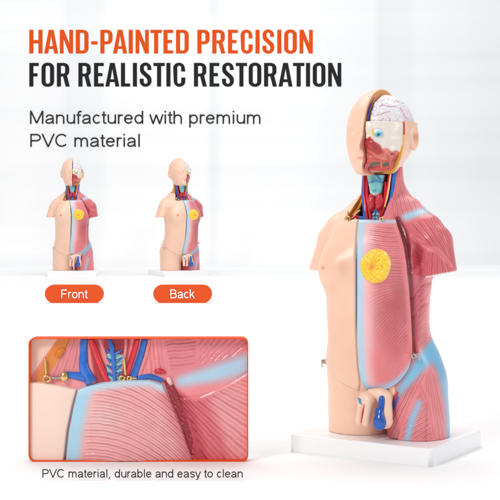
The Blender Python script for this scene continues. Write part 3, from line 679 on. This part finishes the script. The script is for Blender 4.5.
# ------------------------------------------------------------------ lettering
def el(cx, cy, rx, ry, a0, a1, n=10): return [(cx+rx*math.cos(rad(a0+(a1-a0)*i/n)), cy+ry*math.sin(rad(a0+(a1-a0)*i/n))) for i in range(n+1)]
AR = [(.12, .36), (.15, .53), (.25, .64), (.39, .668), (.53, .63), (.62, .53), (.635, .40), (.635, 0)]
SG = {
 'a': (.777, [[(.13, .50), (.19, .61), (.30, .665), (.42, .668), (.54, .63), (.61, .54), (.62, .42), (.62, .18), (.635, .07), (.66, 0)], [(.62, .41), (.45, .375), (.27, .345), (.15, .27), (.115, .17), (.17, .08), (.30, .05), (.45, .08), (.57, .16), (.62, .28)]]),
 'n': (.777, [[(.12, 0), (.12, .725)], AR]), 'h': (.777, [[(.12, 0), (.12, 1)], AR]),
 'u': (.777, [[(.65, 0), (.65, .725)], [(.77-x, .725-y) for x, y in AR]]),
 'm': (1.163, [[(.12, 0), (.12, .725)], [(.12, .40), (.17, .58), (.30, .665), (.44, .655), (.54, .57), (.565, .42), (.565, 0)], [(.565, .40), (.62, .58), (.74, .665), (.88, .655), (.98, .57), (1.01, .42), (1.01, 0)]]),
 'r': (.465, [[(.12, 0), (.12, .725)], [(.12, .38), (.15, .55), (.23, .65), (.33, .67), (.43, .645)]]),
 't': (.388, [[(.19, .93), (.19, .2), (.21, .09), (.29, .055), (.38, .065)], [(.04, .675), (.37, .675)]]),
 'f': (.388, [[(.17, 0), (.17, .80), (.20, .91), (.29, .95), (.41, .94)], [(.03, .675), (.37, .675)]]),
 'c': (.698, [el(.375, .3625, .265, .305, 48, 318, 14)]), 'o': (.777, [el(.385, .3625, .28, .305, 0, 360, 18)]),
 'e': (.777, [[(.11, .385), (.66, .385)], el(.385, .3625, .275, .305, 4, 328, 16)]),
 'd': (.777, [[(.64, 0), (.64, 1)], el(.37, .3625, .27, .305, 0, 360, 18)]), 'b': (.777, [[(.12, 0), (.12, 1)], el(.39, .3625, .27, .305, 0, 360, 18)]),
 'p': (.777, [[(.12, -.28), (.12, .725)], el(.39, .3625, .27, .305, 0, 360, 18)]),
 'w': (1.008, [[(.03, .725), (.26, 0)], [(.26, 0), (.50, .70)], [(.50, .70), (.75, 0)], [(.75, 0), (.98, .725)]]),
 'i': (.31, [[(.155, 0), (.155, .725)], [(.155, .885), (.155, 1)]]), 'l': (.31, [[(.155, 0), (.155, 1)]]),
 'y': (.698, [[(.04, .725), (.34, .02)], [(.66, .725), (.36, -.02), (.28, -.19), (.19, -.245), (.07, -.23)]]),
 's': (.698, [[(.60, .53), (.53, .63), (.39, .67), (.23, .65), (.145, .56), (.16, .46), (.26, .40), (.42, .36), (.56, .30), (.61, .20), (.55, .10), (.40, .055), (.23, .07), (.12, .17)]]),
 'k': (.698, [[(.12, 0), (.12, 1)], [(.12, .26), (.58, .725)], [(.30, .43), (.64, 0)]]), ',': (.388, [[(.19, .08), (.19, 0), (.13, -.14)]]),
 'P': (.93, [[(.14, 0), (.14, 1)], [(.14, .94), (.52, .94)], [(.14, .47), (.52, .47)], el(.52, .705, .29, .235, 90, -90, 8)]),
 'V': (.93, [[(.03, 1), (.465, 0)], [(.465, 0), (.90, 1)]]), 'C': (1.008, [el(.53, .5, .42, .45, 42, 318, 16)]),
 'F': (.853, [[(.14, 0), (.14, 1)], [(.14, .94), (.77, .94)], [(.14, .50), (.68, .50)]]),
 'B': (.93, [[(.14, 0), (.14, 1)], [(.14, .94), (.50, .94)], [(.14, .52), (.52, .52)], [(.14, .06), (.52, .06)], el(.50, .73, .25, .21, 90, -90, 8), el(.52, .29, .29, .23, 90, -90, 8)]),
 'M': (1.163, [[(.14, 0), (.14, 1)], [(.14, 1), (.58, .05)], [(.58, .05), (1.02, 1)], [(1.02, 1), (1.02, 0)]]), ' ': (.388, [])}
def sans(txt, m, name, w_, cap_, at, parent=None, wt=.056):
    """upright monoline lettering, w_ wide with capitals cap_ high, baseline-left at `at`"""
    x = 0; Vv, Ff = [], []; ends = []
    for ch in txt:
        adv, st = SG[ch]
        for ps in st:
            pts = [(x+a, 0, b) for a, b in ps]
            if len(pts) == 2 and pts[0][2] == 0 and ch not in 'VwMk': pass
            v, f = tube_raw(pts, wt, seg=8, sub=2 if len(pts) > 2 else 1, flat=.45, ref=np.array([0, -1., .001])); o0 = len(Vv); Vv += v.tolist(); Ff += [tuple(o0+i for i in q) for q in f]; ends.append(v[:, 0].max())
        x += adv
    A = np.array(Vv); lo = A[:, 0].min(); hi = A[:, 0].max(); A[:, 0] = (A[:, 0]-lo)*w_/(hi-lo); A[:, 2] *= cap_; A[:, 1] *= cap_
    me = bpy.data.meshes.new(name); me.from_pydata(A.tolist(), [], Ff); me.update(); me.polygons.foreach_set('use_smooth', [len(p.vertices) == 4 for p in me.polygons]); o = link(name, me, m, parent); o.location = at; return o
GL = {}
def arc(cx, cy, r, a0, a1, n=5, ry=None): return [(cx+r*math.cos(rad(a0+(a1-a0)*i/n)), cy+(ry or r)*math.sin(rad(a0+(a1-a0)*i/n))) for i in range(n+1)]
sW = .118; K = .215; 
def rr(x0, y0, x1, y1, r, ccw=True): return arc(x1-r, y1-r, r, 0, 90)+arc(x0+r, y1-r, r, 90, 180)+arc(x0+r, y0+r, r, 180, 270)+arc(x1-r, y0+r, r, 270, 360)
W0 = .48; t_ = .155; b_ = .125
GL['H'] = (W0+.02, [[(0, 0), (t_, 0), (t_, .43), (W0+.02-t_, .43), (W0+.02-t_, 0), (W0+.02, 0), (W0+.02, 1), (W0+.02-t_, 1), (W0+.02-t_, .565), (t_, .565), (t_, 1), (0, 1)]])
GL['A'] = (.53, [[(0, 0), (.15, 0), (.178, .19), (.352, .19), (.38, 0), (.53, 0), (.355, 1), (.175, 1)], [(.198, .305), (.265, .76), (.332, .305)]])
GL['N'] = (W0+.02, [[(0, 0), (.14, 0), (.14, .62), (.355, 0), (.50, 0), (.50, 1), (.36, 1), (.36, .41), (.15, 1), (0, 1)]])
GL['D'] = (W0, [[(0, 0), (.26, 0)]+arc(.27, .21, .21, -90, 0)+[(.48, .79)]+arc(.27, .79, .21, 0, 90)+[(0, 1)], [(t_, b_), (t_, 1-b_), (.24, 1-b_)]+arc(.245, .80, .08, 90, 0)+[(.325, .2)]+arc(.245, .2, .08, 0, -90)])
GL['-'] = (.24, [[(0, .38), (.24, .38), (.24, .515), (0, .515)]])
GL['P'] = (.46, [[(0, 0), (t_, 0), (t_, .39), (.25, .39)]+arc(.26, .59, .2, -90, 0)+[(.46, .8)]+arc(.26, .80, .2, 0, 90)+[(0, 1)], [(t_, .51), (t_, 1-b_), (.23, 1-b_)]+arc(.235, .80, .07, 90, 0)+[(.305, .6)]+arc(.235, .58, .07, 0, -90)])
GL['I'] = (t_, [[(0, 0), (t_, 0), (t_, 1), (0, 1)]])
GL['T'] = (.43, [[(.1375, 0), (.2925, 0), (.2925, .87), (.43, .87), (.43, 1), (0, 1), (0, .87), (.1375, .87)]])
GL['E'] = (.37, [[(0, 0), (.37, 0), (.37, .13), (t_, .13), (t_, .44), (.32, .44), (.32, .57), (t_, .57), (t_, .87), (.37, .87), (.37, 1), (0, 1)]])
GL['F'] = (.36, [[(0, 0), (t_, 0), (t_, .43), (.31, .43), (.31, .56), (t_, .56), (t_, .87), (.36, .87), (.36, 1), (0, 1)]])
GL['L'] = (.35, [[(0, 0), (.35, 0), (.35, .13), (t_, .13), (t_, 1), (0, 1)]])
GL['O'] = (.48, [rr(0, -.01, .48, 1.01, .22), rr(t_, .115, .48-t_, .885, .085)])
GL['R'] = (.49, [[(0, 0), (t_, 0), (t_, .43), (.235, .43), (.335, 0), (.49, 0), (.385, .47)]+arc(.27, .63, .2, -30, 0)+[(.47, .79)]+arc(.26, .79, .21, 0, 90)+[(0, 1)], [(t_, .545), (t_, 1-b_), (.235, 1-b_)]+arc(.24, .80, .075, 90, 0)+[(.315, .63)]+arc(.24, .62, .075, 0, -90)])
GL['C'] = (.46, [[(.46, .38), (.46, .21)]+arc(.24, .21, .22, 0, -180, 9)+arc(.22, .79, .22, 180, 0, 9)[0:]+[(.46, .64), (.305, .64), (.305, .80)]+arc(.23, .81, .075, 0, 180)+[(.155, .2)]+arc(.23, .19, .075, 180, 360)+[(.305, .38)]])
GL['S'] = (.46, [[(.0, .33), (.0, .22)]+arc(.225, .215, .225, 180, 360, 9)+[(.45, .30), (.435, .38), (.39, .46), (.24, .605), (.175, .68), (.155, .75), (.155, .82)]+arc(.225, .82, .07, 180, 0)+[(.295, .70), (.443, .70), (.443, .80)]+arc(.222, .80, .215, 0, 180, 9)+[(.007, .72), (.02, .63), (.07, .545), (.215, .40), (.28, .32), (.298, .25), (.298, .19)]+arc(.225, .185, .073, 0, -180)+[(.152, .33)]])
def glyph_text(txt, m, name, depth, w_, h_, at):
    gap, sp = .105, .33; x = 0; Vv, Ff = [], []
    for ci, ch in enumerate(txt):
        if ch == ' ': x += sp-gap; continue
        gw, loops = GL[ch]; L3 = [[Vector((px+x, py, 0)) for px, py in lp] for lp in loops]
        flat = [v for lp in L3 for v in lp]; tris = geometry.tessellate_polygon(L3); o0 = len(Vv); n = len(flat)
        Vv += [(v.x, 0, v.y) for v in flat]+[(v.x, depth, v.y) for v in flat]
        Ff += [tuple(o0+i for i in t) for t in tris]+[tuple(o0+n+i for i in t[::-1]) for t in tris]; k = 0
        for lp in L3:
            q = len(lp); Ff += [(o0+k+i, o0+k+(i+1) % q, o0+n+k+(i+1) % q, o0+n+k+i) for i in range(q)]; k += q
        nx = txt[ci+1:ci+2]; x += gw+gap*(.2 if (ch+nx) in ('PA', 'TA', 'AT', 'LT') else .6 if 'A' in (ch, nx) or 'T' in (ch, nx) else 1)
    x -= gap; me = bpy.data.meshes.new(name); me.from_pydata([(a*w_/x, b, c*h_) for a, b, c in Vv], [], Ff); me.update()
    bm = bmesh.new(); bm.from_mesh(me); bmesh.ops.recalc_face_normals(bm, faces=bm.faces); bm.to_mesh(me); bm.free()
    o = link(name, me, m); o.location = at; return o
def at_px(px, py, d): return ((px-250)/1400*d*S, (d-DCAM)*S, (HCAM-(py-191)/1400*d)*S)
def ln(px, d): return px/1400*d*S
DL = DW-1.5
o = glyph_text('HAND-PAINTED PRECISION', M_ORTX, 'wall_lettering', .8*S, ln(283.5, DL), ln(23.6, DL), at_px(29.3, 53.4, DL)); tag(o, 'orange bold capitals reading HAND-PAINTED PRECISION, top line on the white wall', 'lettering')
o = glyph_text('FOR REALISTIC RESTORATION', M_GRTX, 'wall_lettering', .8*S, ln(312, DL), ln(23.6, DL), at_px(29.3, 86.5, DL)); tag(o, 'charcoal bold capitals reading FOR REALISTIC RESTORATION on the white wall', 'lettering')
for txt, px, pb, w_, h_, lab in (('Manufactured with premium', 30, 123.8, 230.5, 13.0, 'dark thin line of words reading Manufactured with premium on the wall'), ('PVC material', 30.3, 146.8, 109.5, 13.0, 'dark thin words reading PVC material, lowest line on the wall')):
    tag(sans(txt, M_GRTX2, 'wall_lettering', ln(w_, DL), ln(h_, DL), at_px(px, pb, DL)), lab, 'lettering')
d = HCAM*1400/(479.8-191)
o = sans('PVC material, durable and easy to clean', M_GRTX2, 'caption_lettering', ln(200.5, d), ln(8.4, d), at_px(42.3, 477.6, d), wt=.07); tag(o, 'small dark words reading PVC material, durable and easy to clean, standing under the framed picture', 'lettering')
# pill signs
def pill(word, px0, px1, py0, py1, tw, th, tx, ty):
    d = HCAM*1400/(py1-191); w_, h_ = ln(px1-px0, d), ln(py1-py0, d); r = h_/2
    rt = bpy.data.objects.new('pill_sign', None); C.objects.link(rt); rt.location = at_px((px0+px1)/2, py1, d); rt.location.z = 0; rt.empty_display_size = .05
    out = [(w_/2-r+r*math.cos(a), r+r*math.sin(a)) for a in np.linspace(-math.pi/2, math.pi/2, 24)]+[(-w_/2+r+r*math.cos(a), r+r*math.sin(a)) for a in np.linspace(math.pi/2, 3*math.pi/2, 24)]
    bm = bmesh.new(); vs = [bm.verts.new((x, 0, z)) for x, z in out]; f = bm.faces.new(vs); e = bmesh.ops.extrude_face_region(bm, geom=[f]); bmesh.ops.translate(bm, vec=(0, .014, 0), verts=[v for v in e['geom'] if isinstance(v, bmesh.types.BMVert)])
    bmesh.ops.recalc_face_normals(bm, faces=bm.faces); me = bpy.data.meshes.new('pill_board'); bm.to_mesh(me); bm.free(); link('pill_board', me, M_ORNG, rt)
    sans(word, M_WTX, 'sign_lettering', ln(tw, d), ln(th, d), ((tx-(px0+px1)/2)/1400*d*S, -.001, (py1-ty)/1400*d*S), rt, wt=.068)
    return rt
tag(pill('Front', 44.8, 103.5, 284.8, 303, 26.5, 8.8, 61.3, 298.3), 'orange pill-shaped sign reading Front in white', 'sign', 'orange pill signs')
tag(pill('Back', 153.2, 212, 284.8, 303, 24.6, 9.0, 170.3, 298.3), 'orange pill-shaped sign reading Back in white', 'sign', 'orange pill signs')

# ------------------------------------------------------------------ framed relief picture
PL, PR, PT, PB = 30.3, 248.3, 336.5, 459.5
d = HCAM*1400/(PB-191); k_ = d/1400
panel = bpy.data.objects.new('relief_picture', None); C.objects.link(panel); panel.location = at_px((PL+PR)/2, PB, d); panel.location.z = 0; panel.empty_display_size = .05
tag(panel, 'orange framed close-up picture of the neck and upper chest muscles, standing at lower left', 'framed picture')
def PX(X, Y, h): return np.stack([(np.asarray(X, float)-(PL+PR)/2)*k_, -np.asarray(h, float), (PB-np.asarray(Y, float))*k_], -1)
def rounded(x0, y0, x1, y1, r, n=8):
    out = []
    for cx, cy, a in ((x1-r, y0+r, -90), (x1-r, y1-r, 0), (x0+r, y1-r, 90), (x0+r, y0+r, 180)):
        for i in range(n+1): out.append((cx+r*math.cos(rad(a+90*i/n)), cy+r*math.sin(rad(a+90*i/n))))
    return out
ro, ri = rounded(PL, PT, PR, PB, 6.5), rounded(PL+1.2, PT+1.2, PR-1.2, PB-1.2, 5.3)
n = len(ro); A = PX([p[0] for p in ro], [p[1] for p in ro], np.zeros(n)); B = PX([p[0] for p in ri], [p[1] for p in ri], np.zeros(n))
lay = [A+[0, 3, 0], A+[0, -11.5, 0], B+[0, -11.5, 0], B+[0, 1, 0]]; Vv = np.concatenate(lay)
Ff = [(a*n+i, a*n+(i+1) % n, (a+1)*n+(i+1) % n, (a+1)*n+i) for a in range(3) for i in range(n)]
npmesh('picture_frame', Vv, Ff, M_ORNG, panel, smooth=False)
npmesh('backing_board', np.concatenate([A*[.999, 1, .999]+[0, 2.8, .05], A*[.999, 1, .999]+[0, .6, .05]]), [(i, (i+1) % n, n+(i+1) % n, n+i) for i in range(n)]+[tuple(range(n)), tuple(range(n, 2*n))], M_WHITE, panel, smooth=False)
IN = lambda X, Y: polyd(X, Y, rounded(PL+1.2, PT+1.2, PR-1.2, PB-1.2, 5))
def relief(name, poly, hfun, pfun, h=.5, rim=1.6, mt=M_REL):
    """part of the relief: a grid patch bounded by `poly`, bulging by hfun, painted by pfun"""
    P_ = np.array(poly); xs = np.arange(max(P_[:, 0].min(), PL+1), min(P_[:, 0].max(), PR-1)+h, h); ys = np.arange(max(P_[:, 1].min(), PT+1), min(P_[:, 1].max(), PB-1)+h, h)
    Xg, Yg = np.meshgrid(xs, ys); X, Y = Xg.ravel(), Yg.ravel(); dd = np.maximum(polyd(X, Y, poly), IN(X, Y)-3); dq = np.maximum(polyd(X, Y, poly), IN(X, Y))
    H = hfun(X, Y); q = np.clip(-polyd(X, Y, poly)/rim, 0, 1); H = H*np.sqrt(1-(1-q)**2) if rim else H
    p = pfun(X, Y); i = np.arange(len(X)).reshape(Xg.shape); Fq = np.stack([i[:-1, :-1].ravel(), i[1:, :-1].ravel(), i[1:, 1:].ravel(), i[:-1, 1:].ravel()], 1)
    kp = (dq[Fq].min(1) < .0); v, f, c, a, b = subset(PX(X, Y, H), Fq, kp, np.clip(p.c, 0, 255), p.ph, p.am)
    return npmesh(name, v, f, mt, panel, paint=c, ph=a, am=b)
full = rounded(PL-3, PT-3, PR+3, PB+3, 3)
w2 = lambda X, Y, f, s: wav(np.stack([X, Y, 0*X], 1).astype(np.float32), f, s)
RG = [([(172, 386), (180, 398), (192, 420), (205, 462)], 1.2, 2.2), ([(180, 398), (200, 396), (228, 384), (248, 372)], .9, 1.6), ([(152, 336), (156, 360)], .8, 1.2), ([(161, 336), (165, 372)], .6, 1.2)]
def bg_h(X, Y):
    h = 2.4+2.2*sm(372, 400, Y)*sm(178, 215, X)+1.2*np.exp(-((Y-(377-(X-180)*.26))/9)**2)*sm(168, 185, X)
    for pts, dp_, wd in RG: h = h-dp_*np.exp(-(segd(X, Y, pts)/wd)**2)
    return h+.25*w2(X, Y, .2, 4)
def bg_p(X, Y):
    p = Paint(len(X), (244, 146, 150)); n_ = w2(X, Y, .06, 8); p.c += n_[:, None]*np.array([6, 16, 14])
    p.over(polyd(X, Y, [(160, 330), (255, 330), (255, 362), (175, 382), (160, 372)]), (232, 138, 146), 4)
    p.over(polyd(X, Y, [(172, 385), (190, 400), (212, 465), (196, 465)]), (178, 44, 62), 4, .85)
    p.over(polyd(X, Y, [(180, 400), (212, 396), (225, 430), (228, 465), (206, 465)]), (220, 96, 108), 6, .7)
    p.over(polyd(X, Y, [(208, 400), (255, 370), (255, 465), (238, 465)]), (248, 172, 174), 8, .8)
    p.fib(polyd(X, Y, [(142, 333), (160, 333), (166, 376), (150, 380), (142, 378)]), fan(X, Y, 130, 120, 4.2, 235), .8)
    p.fib(polyd(X, Y, [(162, 333), (200, 333), (198, 366), (170, 372)]), lines(X, Y, 6, 3.6)+.6*np.sin(X*.3), .8)
    p.fib(polyd(X, Y, [(198, 333), (252, 333), (252, 356), (198, 366)]), fan(X, Y, 140, 440, 4.5, 115), .75)
    p.fib(polyd(X, Y, [(178, 398), (202, 398), (252, 372), (252, 465), (205, 465)]), fan(X, Y, 120, 340, 3.6, 115), 1.0)
    dB = segd(X, Y, [(182, 381), (215, 373), (252, 362)], [5, 8, 10]); p.over(dB, (178, 214, 236), 6.5); p.am *= sm(-3, 6, dB)
    # left side: skin, orange nerve bed, pink
    p.over(polyd(X, Y, [(60, 333), (82, 333), (80, 378), (34, 386)]), (232, 140, 144), 1); p.am *= np.where(X < 100, 0, 1)
    p.fib(polyd(X, Y, [(68, 334), (81, 334), (79, 368), (60, 384), (48, 384)]), fan(X, Y, 90, 290, 3.2, 65), .7)
    p.over(segd(X, Y, [(71, 330), (58, 350), (40, 378)], [5.5, 6.5, 5]), (226, 136, 48), 1.2); p.over(polyd(X, Y, [(26, 330), (64, 330), (48, 352), (28, 381)]), (244, 208, 188), .8)
    p.over(polyd(X, Y, [(88, 333), (132, 333), (128, 358), (122, 384), (96, 384)]), (176, 36, 48), 2)
    p.over(segd(X, Y, [(100, 336), (104, 356), (116, 384)], [2, 2, 2]), (238, 150, 150), 2)
    p.fib(polyd(X, Y, [(96, 333), (130, 333), (126, 356), (104, 356)]), fan(X, Y, 112, 250, 3.2, 95), .6)
    return p
relief('muscle_relief', full, bg_h, bg_p, rim=0)
def skin_p(X, Y): p = Paint(len(X), (253, 224, 208)); return p
def flat_h(v): return lambda X, Y: v+0*X
relief('skin_relief', [(26, 380.5), (44, 381.5), (60, 384.2), (77.5, 388.5), (73, 405), (68, 430), (64.5, 463), (26, 463)], lambda X, Y: 8.5-2.5*sm(58, 78, X), skin_p, mt=M_SKIN)
def cov_h(X, Y): return 7.6+5.0*np.exp(-((X-125)/40)**2-((Y-455)/55)**2)
def cov_p(X, Y):
    p = Paint(len(X), (250, 180, 178)); p.over(np.hypot((X-105)/30, (Y-415)/25)*20-10, (250, 206, 202), 14, .9); p.over(segd(X, Y, [(165, 395), (192, 462)], [3, 4]), (222, 112, 122), 9, .8); p.over(segd(X, Y, [(60, 462), (190, 462)], [3, 3]), (226, 128, 134), 12, .6)
    e = X-np.interp(Y, [384, 388, 405, 430, 463], [90, 78, 73.5, 68.5, 65]); tp = Y-np.interp(X, [76, 90, 125, 150, 166], [388, 383.5, 378, 378, 384])
    ph = (Y+.06*(X-90)-.0058*np.clip(X-90, 0, 200)**2)/3.2*2*math.pi
    p.ph = ph; p.am = sm(12, 26, e)*sm(3, 12, tp)*1.0
    m = (1-sm(9, 21, e))[:, None]; p.c = p.c*(1-m)+np.array((170, 216, 238))*m; m = (1-sm(3, 12, tp))[:, None]*.9; p.c = p.c*(1-m)+np.array((190, 222, 240))*m
    return p
relief('chest_relief', [(78, 388.6), (90, 384), (108, 380.5), (125, 378.6), (150, 378.8), (163, 383), (170, 398), (181, 425), (194.5, 463), (65.5, 463), (69, 430), (74, 405)], cov_h, cov_p, rim=2.2)
dots = relief('seam_relief', [(163, 380), (168, 378), (174, 384), (184, 410), (192, 432), (201, 463), (193, 463), (181, 425), (170, 398)], lambda X, Y: 3.2+.8*np.clip(w2(X, Y, 1.5, 3)*1.6, 0, 1), lambda X, Y: (lambda p: (p.over(-(w2(X, Y, 1.5, 3)-.35)*2.5, (206, 96, 108), .5, .7), p)[1])(Paint(len(X), (150, 30, 46))), rim=1.2)
def ptube(name, pts, r, m, flat=.8): return tube(name, [tuple(PX(x, y, h)) for x, y, h in pts], [v*k_ for v in (r if hasattr(r, '__len__') else [r]*len(pts))], m, panel, seg=16, sub=6, flat=flat)
ptube('vein', [(84.5, 338.5, 2), (84, 352, 2.2), (84.5, 368, 2.4), (92, 382, 2.5)], [3.8, 4, 5.2, 6.5], M_BLUE)
ptube('vein', [(64, 374, 2.5), (74, 375, 2.8), (86, 377, 3)], [3.0, 3.6, 5], M_BLUE)
ptube('vein', [(145, 338.5, 2), (141, 355, 2.2), (134, 376, 2.5), (130, 384, 2)], [3.2, 3.4, 3.8, 3.4], M_BLUE)
ptube('vein', [(138, 378, 3), (150, 376, 3), (163, 380, 3)], [2.4, 2.6, 2.0], M_BLUE)
ptube('artery', [(91.5, 338.5, 3), (96, 352, 3.2), (102, 368, 3.2), (109, 383, 2.5)], [3, 3.1, 3.1, 3], M_RED)
ptube('artery', [(137.5, 338.5, 3), (134, 352, 3.2), (129, 368, 3.2), (124, 383, 2.5)], [3, 3, 2.8, 2.6], M_RED)
ptube('artery', [(155, 371.5, 3), (160, 370.5, 3.8), (165, 372, 3)], [1.8, 2.6, 1.8], M_RED)
M_PSTR = mat('pink_muscle_strand', (236, 140, 142), .25, mottled=.15, bump=.3)
for a_, r3 in (([(100, 338.5, 2), (106, 356, 2.4), (117, 384, 2)], 1.8), ([(126, 338.5, 2), (125.5, 352, 2.4), (119, 384, 2)], 1.6), ([(150, 338.5, 2.6), (146, 356, 3), (139, 376, 2.5)], 1.8)):
    ptube('muscle_strand', a_, r3, M_PSTR)
relief('trachea_relief', [(104, 354), (111, 352), (125, 354), (123, 384), (109, 384)], lambda X, Y: 3.0+.4*np.cos(Y*1.0), lambda X, Y: Paint(len(X), (150, 212, 208)), rim=1.5, mt=M_ORG)
ptube('vein', [(110, 338.5, 2.5), (112.5, 348, 4), (114, 362, 4.6), (115.5, 383, 4)], [1.8, 2.6, 1.9, 1.6], M_BLUE)
for yy in (351, 359, 366, 373):
    ptube('vein', [(114, yy+3.5, 4), (119, yy+.5, 4), (122.5, yy-2, 3.4)], [1.1, 1.2, .5], M_BLUE); ptube('vein', [(114, yy+3.5, 4), (109.5, yy+.5, 4), (106.5, yy-2, 3.4)], [1.1, 1.2, .5], M_BLUE)
ptube('orange_gland', [(57, 356, 3), (60.5, 352, 3.8), (65, 349, 3)], [2.4, 3.4, 2.2], mat('orange_gland_paint', (222, 120, 40), .35, bump=.6, bscale=900, mottled=.2))
for x_, y0_, y1_ in ((45.5, 357.5, 374), (124.5, 357.5, 374.5)):
    ptube('brass_pin', [(x_, y0_, 6), (x_+1.5, y1_, 6)], [1.25, 1.15], M_GOLD)
def pring(x, y, R, r, h): a = np.linspace(0, 2*math.pi, 20); ptube('brass_ring', [(x+R*math.cos(t), y+R*math.sin(t)*.8, h) for t in a], r, M_GOLD)
pring(47.5, 378, 3.6, .95, 6); pring(122.5, 377.5, 2.6, .9, 6); pring(130, 377.5, 2.2, .9, 6)
ptube('brass_pin', [(52, 377, 5), (62, 377, 5)], [1.2, 1.4], M_METAL)
q = ptube('brass_stud', [(65, 376, 2), (65, 376, 5), (65, 376, 8)], [5, 5.2, 4.4], M_GOLD)
ptube('brass_pin', [(130, 377.5, 5), (137, 377.5, 5)], [1.2, 1.2], M_GOLD)
ptube('muscle_tip', [(168, 377, 4), (169.5, 380, 5.5), (171.5, 384, 4)], [1.6, 2.4, 1.6], mat('pale_pink_paint', (240, 196, 196), .3))
